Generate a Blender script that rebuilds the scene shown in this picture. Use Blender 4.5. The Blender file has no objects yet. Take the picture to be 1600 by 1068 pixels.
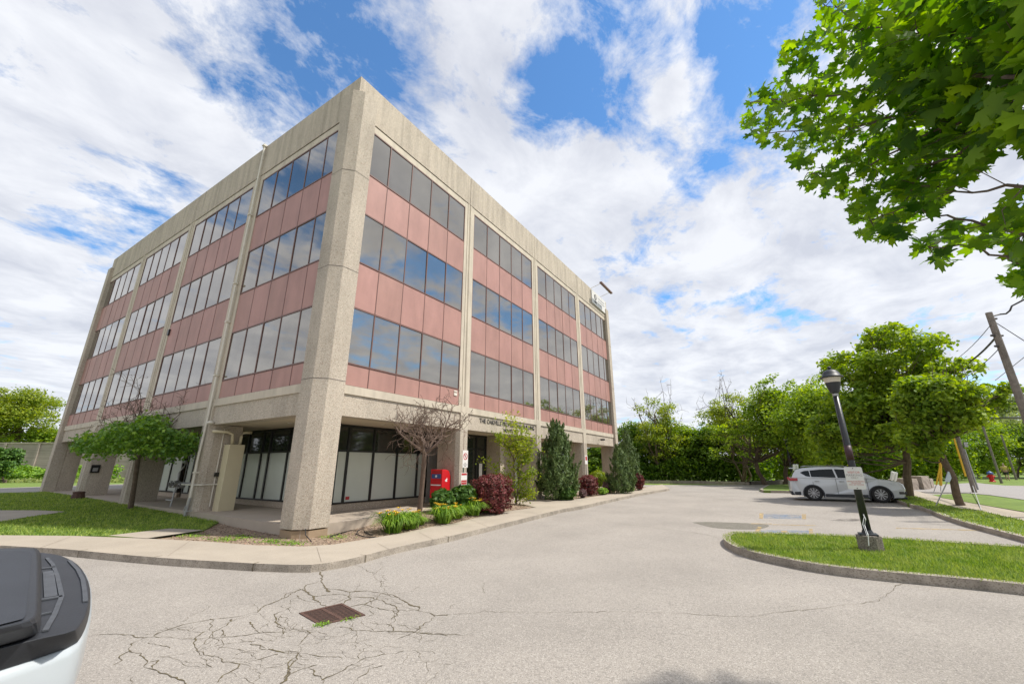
import bpy, bmesh, math, random
import numpy as np
from mathutils import Vector, Matrix
random.seed(7); RNG = np.random.default_rng(7)
D = bpy.data; SC = bpy.context.scene; COL = SC.collection
R = math.radians

# ------------------------------------------------------------------ camera
CX, CY, CZ = -7.20491, -11.35633, 1.59807
FPX = 640.06
def rotz(a): return np.array([[math.cos(a), -math.sin(a), 0], [math.sin(a), math.cos(a), 0], [0, 0, 1]])
def rotx(a): return np.array([[1, 0, 0], [0, math.cos(a), -math.sin(a)], [0, math.sin(a), math.cos(a)]])
RC = rotz(-1.008506) @ rotx(1.865381) @ rotz(-0.0033416)
cam_d = D.cameras.new('camera'); cam = D.objects.new('camera', cam_d); COL.objects.link(cam)
m4 = Matrix([list(RC[i]) + [v] for i, v in enumerate((CX, CY, CZ))] + [[0, 0, 0, 1]])
cam.matrix_world = m4
cam_d.sensor_width = 36.0; cam_d.lens = FPX / 1600 * 36.0
cam_d.clip_start = 0.05; cam_d.clip_end = 2000
SC.camera = cam

# ------------------------------------------------------------------ light and sky
SUN_DIR = Vector((0.42, -0.90, 0)).normalized()
SUN_EL = R(57)
sun_vec = Vector((SUN_DIR.x * math.cos(SUN_EL), SUN_DIR.y * math.cos(SUN_EL), math.sin(SUN_EL)))
sd = D.lights.new('sun', 'SUN'); sd.energy = 2.4; sd.angle = R(2.0); sd.color = (1.0, 0.95, 0.86)
so = D.objects.new('sun', sd); COL.objects.link(so)
so.rotation_euler = sun_vec.to_track_quat('Z', 'Y').to_euler()
SC.view_settings.view_transform = 'Standard'; SC.view_settings.look = 'None'
SC.view_settings.gamma = 1.0; SC.view_settings.exposure = 1.12

world = D.worlds.new('World'); SC.world = world; world.use_nodes = True
wn = world.node_tree.nodes; wl = world.node_tree.links; wn.clear()
def N(t, **k):
    n = wn.new(t)
    for a, b in k.items(): setattr(n, a, b)
    return n
def WM(op, a, b=None, c=None, clamp=False):
    n = wn.new('ShaderNodeMath'); n.operation = op; n.use_clamp = clamp
    for i, v in enumerate((a, b, c)):
        if v is None: continue
        if isinstance(v, (int, float)): n.inputs[i].default_value = v
        else: wl.new(v, n.inputs[i])
    return n.outputs[0]
sky = N('ShaderNodeTexSky'); sky.sky_type = 'NISHITA'; sky.sun_disc = False
sky.sun_elevation = SUN_EL; sky.sun_rotation = math.atan2(SUN_DIR.x, SUN_DIR.y)
sky.air_density = 1.0; sky.dust_density = 0.1; sky.ozone_density = 2.5
tc = N('ShaderNodeTexCoord'); sep = N('ShaderNodeSeparateXYZ'); wl.new(tc.outputs['Generated'], sep.inputs[0])
zc = WM('MAXIMUM', sep.outputs[2], 0.0)
zc = WM('ADD', zc, 0.11)
px = WM('DIVIDE', sep.outputs[0], zc); py = WM('DIVIDE', sep.outputs[1], zc)
cmb = N('ShaderNodeCombineXYZ'); wl.new(px, cmb.inputs[0]); wl.new(py, cmb.inputs[1])
mp = N('ShaderNodeMapping'); wl.new(cmb.outputs[0], mp.inputs[0])
mp.inputs['Rotation'].default_value = (0, 0, R(25)); mp.inputs['Scale'].default_value = (1.0, 1.25, 1)
mp.inputs['Location'].default_value = (3.1, 1.7, 0)
def noise(vec, scale, detail, rough, dist=0.0):
    n = N('ShaderNodeTexNoise'); n.inputs['Scale'].default_value = scale; n.inputs['Detail'].default_value = detail
    n.inputs['Roughness'].default_value = rough; n.inputs['Distortion'].default_value = dist
    wl.new(vec, n.inputs['Vector']); return n.outputs['Fac']
n1 = noise(mp.outputs[0], 1.3, 9, 0.62, 0.25)
n2 = noise(mp.outputs[0], 4.6, 8, 0.66, 0.3)
n3 = noise(mp.outputs[0], 0.55, 2, 0.5)
dens = WM('ADD', WM('MULTIPLY', n1, 0.50), WM('MULTIPLY', n2, 0.40))
dens = WM('ADD', dens, WM('MULTIPLY', n3, 0.22))
dens = WM('ADD', dens, WM('MULTIPLY', WM('SUBTRACT', 1.0, WM('DIVIDE', sep.outputs[2], 0.62), clamp=True), 0.075))
def world_dir(u, v):
    d = RC @ np.array([(u - 800) / FPX, -(v - 534) / FPX, -1.0]); return d / np.linalg.norm(d)
vn = N('ShaderNodeVectorMath', operation='NORMALIZE'); wl.new(tc.outputs['Generated'], vn.inputs[0])
# clear gaps in the cloud deck, as directions in the sky
for (u, v, w, amt) in [(905, 85, 0.13, 0.18), (870, 150, 0.07, 0.10), (450, 90, 0.16, 0.10), (235, 330, 0.09, 0.12), (150, 300, .10, .06), (1180, 40, .08, .08),
                       (640, 215, 0.10, 0.06), (1120, 20, 0.14, 0.06), (1060, 60, 0.08, .05), (1080, 300, 0.07, 0.06), (1045, 390, 0.06, 0.05),
                       (1140, 170, 0.06, 0.05), (60, 500, 0.10, 0.05), (760, 260, 0.06, .05), (560, 40, 0.12, 0.06),
                       (-600, 440, .12, .085), (-690, 430, .10, .08), (-600, 530, .12, .085), (-780, 480, .08, .08), (-930, 490, .06, .08), (1430, 535, 0.09, 0.05), (1590, 590, 0.06, 0.06), (1200, 80, 0.09, 0.06)]:
    dv = world_dir(abs(u), v) * np.array([1, -1, 1] if u < 0 else [1, 1, 1])
    dd = N('ShaderNodeVectorMath', operation='DISTANCE'); wl.new(vn.outputs[0], dd.inputs[0]); dd.inputs[1].default_value = tuple(dv)
    g = WM('SUBTRACT', 1.0, WM('DIVIDE', dd.outputs['Value'], w * 1.6), clamp=True)
    dens = WM('SUBTRACT', dens, WM('MULTIPLY', g, amt))
cr = N('ShaderNodeValToRGB'); wl.new(dens, cr.inputs[0])
cr.color_ramp.elements[0].position = 0.455; cr.color_ramp.elements[0].color = (0, 0, 0, 1)
cr.color_ramp.elements[1].position = 0.545; cr.color_ramp.elements[1].color = (1, 1, 1, 1)
# near the horizon the deck closes up
hz = WM('SUBTRACT', 1.0, WM('DIVIDE', sep.outputs[2], 0.30), clamp=True)
cov = WM('MAXIMUM', cr.outputs[0], WM('MULTIPLY', hz, 0.85))
cov = WM('MULTIPLY', cov, 0.97)
n4 = noise(mp.outputs[0], 2.6, 6, 0.6, 0.3)
shade = N('ShaderNodeValToRGB'); wl.new(n4, shade.inputs[0])
shade.color_ramp.elements[0].position = 0.33; shade.color_ramp.elements[0].color = (3.7, 3.85, 4.3, 1)
shade.color_ramp.elements[1].position = 0.62; shade.color_ramp.elements[1].color = (5.2, 5.3, 5.55, 1)
mix = N('ShaderNodeMix', data_type='RGBA'); wl.new(cov, mix.inputs[0])
tint = N('ShaderNodeMix', data_type='RGBA', blend_type='MULTIPLY'); tint.inputs[0].default_value = 1; wl.new(sky.outputs[0], tint.inputs[6]); tint.inputs[7].default_value = (0.70, 1.02, 1.20, 1)
wl.new(tint.outputs[2], mix.inputs[6]); wl.new(shade.outputs[0], mix.inputs[7])
bg = N('ShaderNodeBackground'); bg.inputs[1].default_value = 0.085; wl.new(mix.outputs[2], bg.inputs[0])
wo = N('ShaderNodeOutputWorld'); wl.new(bg.outputs[0], wo.inputs[0])

# ------------------------------------------------------------------ ground function and camera maths (for laying out real positions)
def G(x, y):
    r = math.hypot(x + 1, y + 4.5); r2 = min(r, 70)
    return -0.38 + 0.2 * (1 - math.exp(-r * r / 200.0)) + 0.0025 * r2 + 0.008 * min(max(0, y), 40)
def ray(u, v): return RC @ np.array([(u - 800) / FPX, -(v - 534) / FPX, -1.0])
def W(u, v, off=0.0):
    d = ray(u, v); z = -0.2 + off
    for _ in range(60):
        t = (z - CZ) / d[2]; x = CX + t * d[0]; y = CY + t * d[1]; z = 0.5 * z + 0.5 * (G(x, y) + off)
    return (x, y, z)
def on_depth(u, v, dep):
    """point at a given depth in metres along the view axis"""
    d = ray(u, v); return (CX + d[0] * dep, CY + d[1] * dep, CZ + d[2] * dep)
def zat(u, v, x, y):
    d = ray(u, v); t = math.hypot(x - CX, y - CY) / math.hypot(d[0], d[1]); return CZ + t * d[2]
def SL(x, y): return 0.045 + 0.0075 * max(0, y)      # top of the building's concrete slab

def sstep(t): t = min(1, max(0, t)); return t * t * (3 - 2 * t)
def BZ(x, y):                                        # soil surface of the front beds
    t = sstep((x - 1.2) / 3.0) * min(1, max(0, (y + 2.0) / 1.5)) * (1 - .6 * sstep((x - 8) / 3))
    b = G(x, y) + .09; return b + max(0, 0.015 - b) * t
def WB(u, v, off=0.0):
    d = ray(u, v); z = -0.1
    for _ in range(80):
        t = (z - CZ) / d[2]; x = CX + t * d[0]; y = CY + t * d[1]; z = 0.6 * z + 0.4 * (BZ(x, y) + off)
    return (x, y, z)
# ------------------------------------------------------------------ materials
MATS = {}
def mat(name, col, rough=0.7, var=0.0, vscale=3.0, col2=None, bump=0.0, bscale=40.0, metal=0.0, spec=0.5, speck=None, coords='Object', trans=0.0, rnd=0.0, detail=4, alpha_noise=None, coat=0.0, stain=None):
    if name in MATS: return MATS[name]
    m = D.materials.new(name); m.use_nodes = True; nt = m.node_tree; n = nt.nodes; l = nt.links
    b = n['Principled BSDF']; out = n['Material Output']
    b.inputs['Roughness'].default_value = rough; b.inputs['Metallic'].default_value = metal
    b.inputs['Specular IOR Level'].default_value = spec
    if coat: b.inputs['Coat Weight'].default_value = coat; b.inputs['Coat Roughness'].default_value = 0.05
    tcn = n.new('ShaderNodeTexCoord'); vec = tcn.outputs[coords]
    def rgb(c): return (c[0], c[1], c[2], 1)
    cur = None
    if col2 is None: col2 = tuple(c * (1 - var) for c in col)
    if var or col2:
        t = n.new('ShaderNodeTexNoise'); t.inputs['Scale'].default_value = vscale; t.inputs['Detail'].default_value = detail
        t.inputs['Roughness'].default_value = 0.62; l.new(vec, t.inputs['Vector'])
        mr = n.new('ShaderNodeMapRange'); mr.inputs[1].default_value = 0.33; mr.inputs[2].default_value = 0.67; l.new(t.outputs['Fac'], mr.inputs[0])
        mx = n.new('ShaderNodeMix'); mx.data_type = 'RGBA'; l.new(mr.outputs[0], mx.inputs[0])
        mx.inputs[6].default_value = rgb(col2); mx.inputs[7].default_value = rgb(col); cur = mx.outputs[2]
    if speck:                                     # (scale, dark colour, share, light colour)
        for kk, (sc, c2, th) in enumerate(speck):
            v = n.new('ShaderNodeTexVoronoi'); v.inputs['Scale'].default_value = sc; l.new(vec, v.inputs['Vector'])
            s2 = n.new('ShaderNodeSeparateColor'); l.new(v.outputs['Color'], s2.inputs[0])
            th2 = n.new('ShaderNodeMath'); th2.operation = 'LESS_THAN'; l.new(s2.outputs[kk % 3], th2.inputs[0]); th2.inputs[1].default_value = th
            mx = n.new('ShaderNodeMix'); mx.data_type = 'RGBA'; l.new(th2.outputs[0], mx.inputs[0])
            l.new(cur, mx.inputs[6]); mx.inputs[7].default_value = rgb(c2); cur = mx.outputs[2]
    if stain:                                     # (scale, amount, stretch)
        mpn = n.new('ShaderNodeMapping'); l.new(vec, mpn.inputs[0]); mpn.inputs['Scale'].default_value = stain[2]
        t = n.new('ShaderNodeTexNoise'); t.inputs['Scale'].default_value = stain[0]; t.inputs['Detail'].default_value = 6; t.inputs['Roughness'].default_value = .6; l.new(mpn.outputs[0], t.inputs['Vector'])
        mr = n.new('ShaderNodeMapRange'); mr.inputs[1].default_value = 0.42; mr.inputs[2].default_value = 0.72
        mr.inputs[3].default_value = 1.0; mr.inputs[4].default_value = 1 - stain[1]; l.new(t.outputs['Fac'], mr.inputs[0])
        mx = n.new('ShaderNodeMix'); mx.data_type = 'RGBA'; mx.blend_type = 'MULTIPLY'; mx.inputs[0].default_value = 1
        l.new(cur, mx.inputs[6]); l.new(mr.outputs[0], mx.inputs[7]); cur = mx.outputs[2]
    if rnd:
        a = n.new('ShaderNodeAttribute'); a.attribute_name = 'rnd'
        hs = n.new('ShaderNodeHueSaturation'); l.new(cur, hs.inputs['Color'])
        mr = n.new('ShaderNodeMapRange'); mr.inputs[3].default_value = 1 - rnd; mr.inputs[4].default_value = 1 + rnd; l.new(a.outputs['Fac'], mr.inputs[0])
        l.new(mr.outputs[0], hs.inputs['Value'])
        mr2 = n.new('ShaderNodeMapRange'); mr2.inputs[3].default_value = 0.5 + .045 * rnd; mr2.inputs[4].default_value = 0.5 - .045 * rnd; l.new(a.outputs['Fac'], mr2.inputs[0])
        l.new(mr2.outputs[0], hs.inputs['Hue']); cur = hs.outputs[0]
    l.new(cur, b.inputs['Base Color'])
    if bump:
        t = n.new('ShaderNodeTexNoise'); t.inputs['Scale'].default_value = bscale; t.inputs['Detail'].default_value = 3; l.new(vec, t.inputs['Vector'])
        bp = n.new('ShaderNodeBump'); bp.inputs['Strength'].default_value = bump; bp.inputs['Distance'].default_value = 0.02
        l.new(t.outputs['Fac'], bp.inputs['Height']); l.new(bp.outputs[0], b.inputs['Normal'])
    if trans:
        tr = n.new('ShaderNodeBsdfTranslucent'); hs = n.new('ShaderNodeHueSaturation'); hs.inputs['Saturation'].default_value = 1.15; hs.inputs['Value'].default_value = 1.9
        hs.inputs['Hue'].default_value = 0.485
        l.new(cur, hs.inputs['Color']); l.new(hs.outputs[0], tr.inputs[0])
        ms = n.new('ShaderNodeMixShader'); ms.inputs[0].default_value = trans; l.new(b.outputs[0], ms.inputs[1]); l.new(tr.outputs[0], ms.inputs[2]); l.new(ms.outputs[0], out.inputs[0])
    if alpha_noise:
        t = n.new('ShaderNodeTexNoise'); t.inputs['Scale'].default_value = alpha_noise[0]; t.inputs['Detail'].default_value = 6; t.inputs['Roughness'].default_value = .7; l.new(vec, t.inputs['Vector'])
        mr = n.new('ShaderNodeMapRange'); mr.inputs[1].default_value = alpha_noise[1]; mr.inputs[2].default_value = alpha_noise[2]; mr.inputs[4].default_value = alpha_noise[3]; l.new(t.outputs['Fac'], mr.inputs[0])
        l.new(mr.outputs[0], b.inputs['Alpha'])
    MATS[name] = m; return m

AGG = [(75, (.26, .21, .165), .14), (60, (.62, .55, .46), .17), (95, (.43, .33, .25), .12)]
M_conc = mat('aggregate_concrete', (.535, .472, .39), .9, .14, .6, speck=AGG, bump=.5, bscale=90, stain=(1.2, .22, (1.5, 1.5, .35)))
M_parapet = mat('parapet_concrete', (.535, .468, .383), .9, .14, .6, speck=[(70, (.36, .29, .22), .18), (60, (.62, .54, .44), .20)], bump=.5, bscale=90, stain=(1.3, .32, (3, 3, .22)))
M_trim = mat('smooth_concrete', (.60, .53, .43), .85, .12, 1.5, stain=(1.5, .2, (2, 2, .3)))
M_block = mat('block_wall', (.46, .385, .30), .9, .1, 2, speck=AGG)
M_soffit = mat('soffit_paint', (.60, .51, .39), .9, .08, .5)
M_pink = mat('pink_panel', (.44, .24, .205), .55, .13, .7, bump=.03, bscale=4, stain=(1.6, .18, (1, 1, .3)), rnd=.05)
M_bronze = mat('bronze_frame', (.17, .09, .075), .5, .1, 5)
M_black = mat('black_frame', (.014, .014, .014), .35, .1, 5)
M_film = mat('frosted_film', (.62, .66, .60), .22, .06, .8)
M_asph = mat('asphalt', (.33, .298, .265), .92, .09, .35, speck=[(120, (.20, .18, .16), .16), (100, (.42, .385, .345), .17), (35, (.26, .235, .21), .06)], bump=.35, bscale=110, stain=(.45, .17, (1, 1, 1)), detail=8)
M_road = mat('street_asphalt', (.34, .315, .30), .92, .1, .3, speck=[(90, (.22, .2, .19), .15)], stain=(.3, .12, (1, 1, 1)))
M_walk = mat('sidewalk_concrete', (.42, .365, .295), .9, .1, .8, bump=.2, bscale=80, speck=[(120, (.35, .29, .23), .2)], stain=(.7, .16, (1, 1, 1)))
M_curb = mat('curb_concrete', (.45, .395, .33), .95, .25, 5, bump=.6, bscale=40, speck=[(60, (.28, .24, .195), .22)], stain=(2.2, .4, (1, 1, 1)))
M_slab = mat('slab_concrete', (.46, .385, .31), .9, .12, 1, stain=(1, .2, (1, 1, 1)))
M_grass = mat('grass', (.17, .24, .035), .9, 0, 2.5, col2=(.11, .18, .02), bump=.4, bscale=30, stain=(.8, .25, (1, 1, 1)))
M_blade = mat('grass_blade', (.285, .355, .085), .7, 0, 2.2, col2=(.15, .26, .03), trans=.25, rnd=.5)
M_mulch = mat('mulch', (.34, .25, .175), .95, 0, 4, col2=(.19, .13, .09), bump=.9, bscale=30, speck=[(40, (.42, .33, .24), .2), (30, (.08, .05, .035), .2)])
M_bark = mat('bark', (.17, .125, .09), .95, .4, 9, bump=.7, bscale=25)
M_bark2 = mat('pale_bark', (.17, .115, .088), .95, .35, 12, bump=.6, bscale=25)
M_wood = mat('weathered_wood', (.25, .215, .185), .9, .35, 6, bump=.4, bscale=30, stain=(6, .3, (1, 1, .1)))
M_metal = mat('galvanised_metal', (.42, .42, .42), .45, .15, 8, metal=.7)
M_cream = mat('cream_paint', (.60, .53, .36), .6, .06, 2)
M_pipe = mat('pipe_paint', (.70, .66, .58), .6, .1, 4)
M_rust = mat('rusty_iron', (.11, .055, .04), .8, .4, 18, bump=.3, bscale=60)
M_rubber = mat('rubber', (.018, .018, .019), .8)
M_pitshade = mat('painted_pit_shade', (.01, .009, .008), .9)  # near-black colour stands in for the shade inside the drain
M_white = mat('white_paint', (.47, .51, .54), .35, .03, 2, coat=.6)
M_silver = mat('silver_paint', (.60, .62, .635), .38, .02, 2, metal=.08, coat=.8)
M_carglass = mat('car_glass', (.012, .016, .016), .12, spec=.25)
M_plastic = mat('black_plastic', (.030, .033, .040), .5, .2, 8, bump=.06, bscale=150)
M_vinyl = mat('tonneau_vinyl', (.034, .038, .047), .6, .25, 3, bump=.12, bscale=220)
M_signw = mat('sign_white', (.72, .70, .68), .5, .06, 10)
M_red = mat('red_enamel', (.62, .012, .018), .35, .08, 4)
M_signred = mat('sign_red', (.42, .03, .03), .5)
M_ink = mat('sign_ink', (.06, .055, .055), .6)
M_blue = mat('blue_print', (.05, .10, .28), .5)
M_yellow = mat('yellow_plastic', (.72, .44, .03), .5, .1, 3)
M_white2 = mat('plain_white', (.8, .8, .8), .5)
M_lamp = mat('lamp_globe', (.62, .56, .48), .3)
M_alloy = mat('alloy', (.45, .45, .46), .35, metal=.8)
M_redlamp = mat('tail_lens', (.45, .06, .07), .2)
M_clearlamp = mat('head_lens', (.55, .58, .62), .12, spec=.8)
M_crack = mat('crack_fill', (.075, .058, .045), .95, .4, 30, col2=(.13, .105, .045))
M_paintblue = mat('faded_blue_marking', (.20, .29, .42), .9, .2, 2, alpha_noise=(4, .38, .66, .7))
M_paintyel = mat('faded_yellow_marking', (.52, .38, .18), .9, .2, 2, alpha_noise=(5, .34, .6, .85))
M_patch = mat('gravel_patch', (.21, .19, .165), .95, .3, 8, speck=[(60, (.1, .1, .06), .25)])
M_noisewall = mat('noise_wall', (.36, .31, .27), .9, .12, .8, bump=.4, bscale=6, stain=(1.5, .3, (.15, .15, 3)))
M_stone = mat('stone_block', (.36, .30, .25), .9, .25, 3, bump=.6, bscale=10)

def glassmat(name, col, rough=.03, metal=.9, wav=.015):
    m = mat(name, col, rough, .16, .45, metal=metal, bump=wav, bscale=.55)
    return m
M_glass = glassmat('window_glass', (.385, .36, .32), wav=.06)
M_storeglass = mat('storefront_glass', (.035, .04, .035), .05, .2, 1, spec=1.0)

def leafmat(name, c, c2, trans=.42, rnd=.35, vs=.8):
    return mat(name, c, .55, 0, vs, col2=c2, trans=trans, rnd=rnd, spec=.3)
L_maple = leafmat('leaf_maple', (.25, .345, .042), (.14, .24, .026))
L_dark = leafmat('leaf_dark', (.16, .26, .036), (.085, .165, .022), vs=.5)
L_yellow = leafmat('leaf_yellowgreen', (.27, .32, .045), (.16, .24, .03))
L_pale = leafmat('leaf_pale', (.27, .31, .11), (.14, .21, .05))
L_near = leafmat('leaf_near', (.14, .26, .022), (.06, .15, .015), trans=.55, rnd=.4, vs=2)
L_conifer = leafmat('leaf_conifer', (.14, .205, .06), (.06, .105, .03), trans=.1, rnd=.4, vs=3)
L_barb = leafmat('leaf_barberry', (.21, .055, .045), (.085, .03, .026), trans=.2, rnd=.5, vs=5)
L_lily = leafmat('leaf_lily', (.21, .35, .04), (.12, .24, .025), trans=.25, rnd=.35, vs=5)
L_shrub = leafmat('leaf_shrub', (.09, .18, .03), (.045, .11, .018), trans=.2, rnd=.4, vs=4)
L_flower = mat('yellow_petal', (.75, .45, .02), .6, .1, 5)
L_mauve = leafmat('leaf_mauve', (.22, .12, .12), (.12, .07, .07), trans=.15, rnd=.5)

# ------------------------------------------------------------------ mesh builder
def unit(a): return a / (np.linalg.norm(a, axis=-1, keepdims=True) + 1e-9)
class MB:
    def __init__(s): s.v = []; s.f = []
    def quad(s, a, b, c, d): i = len(s.v); s.v += [a, b, c, d]; s.f.append((i, i + 1, i + 2, i + 3))
    def ngon(s, pts): i = len(s.v); s.v += list(pts); s.f.append(tuple(range(i, i + len(pts))))
    def box(s, x0, x1, y0, y1, z0, z1, T=None):
        if x0 > x1: x0, x1 = x1, x0
        if y0 > y1: y0, y1 = y1, y0
        i = len(s.v)
        P = [(x0, y0, z0), (x1, y0, z0), (x1, y1, z0), (x0, y1, z0), (x0, y0, z1), (x1, y0, z1), (x1, y1, z1), (x0, y1, z1)]
        if T: P = [T(*p) for p in P]
        s.v += P
        s.f += [(i, i + 3, i + 2, i + 1), (i + 4, i + 5, i + 6, i + 7), (i, i + 1, i + 5, i + 4), (i + 1, i + 2, i + 6, i + 5), (i + 2, i + 3, i + 7, i + 6), (i + 3, i, i + 4, i + 7)]
        return s
    def prism(s, poly, z0, z1, T=None):
        n = len(poly); i = len(s.v)
        P = [(x, y, z0) for x, y in poly] + [(x, y, z1) for x, y in poly]
        if T: P = [T(*p) for p in P]
        s.v += P
        s.f.append(tuple(i + k for k in reversed(range(n)))); s.f.append(tuple(i + n + k for k in range(n)))
        for k in range(n): s.f.append((i + k, i + (k + 1) % n, i + n + (k + 1) % n, i + n + k))
        return s
    def tube(s, pts, rad, n=6, cap=True):
        pts = [np.array(p, float) for p in pts]
        if not hasattr(rad, '__len__'): rad = [rad] * len(pts)
        i0 = len(s.v); up = np.array([0.0, 0, 1])
        for k, p in enumerate(pts):
            t = pts[min(k + 1, len(pts) - 1)] - pts[max(k - 1, 0)]; t = t / (np.linalg.norm(t) + 1e-9)
            a = np.cross(t, up if abs(t[2]) < .9 else np.array([1.0, 0, 0])); a /= np.linalg.norm(a) + 1e-9; b = np.cross(t, a)
            for j in range(n):
                q = 2 * math.pi * j / n; s.v.append(tuple(p + rad[k] * (math.cos(q) * a + math.sin(q) * b)))
        for k in range(len(pts) - 1):
            for j in range(n):
                a = i0 + k * n + j; b = i0 + k * n + (j + 1) % n; s.f.append((a, b, b + n, a + n))
        if cap:
            s.f.append(tuple(i0 + j for j in reversed(range(n)))); s.f.append(tuple(i0 + (len(pts) - 1) * n + j for j in range(n)))
        return s
    def lathe(s, prof, n=20, c=(0, 0, 0)):
        i0 = len(s.v)
        for r, z in prof:
            for j in range(n): q = 2 * math.pi * j / n; s.v.append((c[0] + r * math.cos(q), c[1] + r * math.sin(q), c[2] + z))
        for k in range(len(prof) - 1):
            for j in range(n): a = i0 + k * n + j; b = i0 + k * n + (j + 1) % n; s.f.append((a, b, b + n, a + n))
        s.f.append(tuple(i0 + j for j in reversed(range(n)))); s.f.append(tuple(i0 + (len(prof) - 1) * n + j for j in range(n)))
        return s
    def build(s, name, material, parent=None, smooth=False, local=False, bevel=0):
        me = D.meshes.new(name); off = Vector((0, 0, 0))
        if parent is not None and not local:
            p = parent
            while p is not None: off += p.location; p = p.parent
        me.from_pydata([tuple(Vector(p) - off) for p in s.v], [], s.f)
        o = D.objects.new(name, me); COL.objects.link(o)
        bm = bmesh.new(); bm.from_mesh(me); bmesh.ops.remove_doubles(bm, verts=bm.verts, dist=1e-5) if smooth else None
        bmesh.ops.recalc_face_normals(bm, faces=bm.faces); bm.to_mesh(me); bm.free()
        me.materials.append(material)
        if smooth:
            for p in me.polygons: p.use_smooth = True
        if parent is not None: o.parent = parent
        if bevel:
            b = o.modifiers.new('bevel', 'BEVEL'); b.width = bevel; b.segments = 2; b.limit_method = 'ANGLE'; b.angle_limit = R(35)
        return o
def tag(o, label=None, cat=None, group=None, kind=None):
    if label: o['label'] = label
    if cat: o['category'] = cat
    if group: o['group'] = group
    if kind: o['kind'] = kind
    return o
def empty(name, loc, rz=0, **k):
    o = D.objects.new(name, None); COL.objects.link(o); o.location = loc; o.rotation_euler = (0, 0, rz); o.empty_display_size = .2
    return tag(o, **k)
def copy_tree(o, parent=None):
    c = o.copy(); COL.objects.link(c)
    if parent is not None: c.parent = parent
    for ch in [x for x in o.children]: copy_tree(ch, c)
    return c
def text_mesh(txt, size, name, material, parent, mw, align='CENTER', extrude=0.004):
    cu = D.curves.new(name, 'FONT'); cu.body = txt; cu.size = size; cu.align_x = align; cu.align_y = 'CENTER'; cu.extrude = extrude; cu.resolution_u = 3
    t = D.objects.new(name + '_src', cu); COL.objects.link(t)
    dg = bpy.context.evaluated_depsgraph_get(); me = D.meshes.new_from_object(t.evaluated_get(dg)); D.objects.remove(t, do_unlink=True)
    me.transform(mw)
    if parent is not None:
        off = Vector((0, 0, 0)); p = parent
        while p is not None: off += p.location; p = p.parent
        me.transform(Matrix.Translation(-off))
    me.materials.clear(); me.materials.append(material); me.name = name
    o = D.objects.new(name, me); COL.objects.link(o)
    if parent is not None: o.parent = parent
    return o

# ------------------------------------------------------------------ ground sheets
def sheet(name, poly, off, material, skirt=0.0, step=2.0, z=None, **k):
    bm = bmesh.new(); vs = [bm.verts.new((p[0], p[1], 0)) for p in poly]; bm.faces.new(vs)
    xs = [p[0] for p in poly]; ys = [p[1] for p in poly]
    for ax, lo, hi in ((0, min(xs), max(xs)), (1, min(ys), max(ys))):
        v = math.floor(lo / step) * step + step
        while v < hi:
            co = (v, 0, 0) if ax == 0 else (0, v, 0); no = (1, 0, 0) if ax == 0 else (0, 1, 0)
            bmesh.ops.bisect_plane(bm, geom=bm.verts[:] + bm.edges[:] + bm.faces[:], plane_co=co, plane_no=no); v += step
    zf = z or G
    for v in bm.verts: v.co.z = zf(v.co.x, v.co.y) + off
    if skirt:
        be = [e for e in bm.edges if len(e.link_faces) == 1]
        r = bmesh.ops.extrude_edge_only(bm, edges=be)
        for v in r['geom']:
            if isinstance(v, bmesh.types.BMVert): v.co.z -= skirt
    bmesh.ops.recalc_face_normals(bm, faces=bm.faces)
    me = D.meshes.new(name); bm.to_mesh(me); bm.free(); me.materials.append(material)
    if material is M_walk and skirt:
        me.materials.append(M_curb)
        for p in me.polygons:
            if abs(p.normal.z) < .5: p.material_index = 1
    o = D.objects.new(name, me); COL.objects.link(o); k.setdefault('kind', 'structure'); tag(o, **k); return o
def px(pts, off): return [W(u, v, off)[:2] for u, v in pts]
def px_list(pts): return px(pts, .14)

gb = bmesh.new()
gx = [-600, -300, -150, -90] + list(range(-66, 90, 3)) + [110, 150, 300, 600]
gy = [-600, -300, -150, -100] + list(range(-75, 96, 3)) + [120, 200, 400, 600]
gv = [[gb.verts.new((x, y, G(x, y) - 0.06)) for y in gy] for x in gx]
for i in range(len(gx) - 1):
    for j in range(len(gy) - 1): gb.faces.new((gv[i][j], gv[i + 1][j], gv[i + 1][j + 1], gv[i][j + 1]))
gm = D.meshes.new('ground'); gb.to_mesh(gm); gb.free(); gm.materials.append(M_grass)
tag(D.objects.new('ground', gm), kind='structure'); COL.objects.link(D.objects['ground'])

backL = W(1000, 757)[:2]; backR = W(1195, 757)[:2]
lot = [(-45, -45), (46, -45), W(1500, 757)[:2], backR, backL, (backL[0], 40), (-12, 36), (-45, 36)]
sheet('parking_lot', lot, 0.0, M_asph, step=1.2)

# building side: sidewalk, beds, lawn
curb_out = [(-40, 862), (0, 862), (100, 868), (200, 878), (300, 886), (400, 892), (450, 894), (485, 894), (510, 891), (540, 885.5), (570, 878), (600, 869), (650, 857), (700, 846.5), (760, 831), (830, 813), (880, 800), (910, 795), (960, 783), (1000, 774), (1046, 766)]
walk_in = [(1012, 760), (998, 765), (950, 772), (906, 778.6), (870, 781), (838, 792), (772, 801), (707, 817.5), (679, 821), (630, 832), (560, 843.5), (520, 850), (475, 853), (400, 851), (320, 845), (229, 840.5), (118, 836.5), (0, 835.5), (-40, 835)]
outw = px(curb_out, 0.0); inw = px(walk_in, 0.14)
e1 = outw[-1]; outw = [(-9, 30)] + outw[1:] if False else outw
walk = sheet('sidewalk', outw + [W(1035, 757, .1)[:2]] + inw, 0.14, M_walk, skirt=.3, step=1.0)
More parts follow.
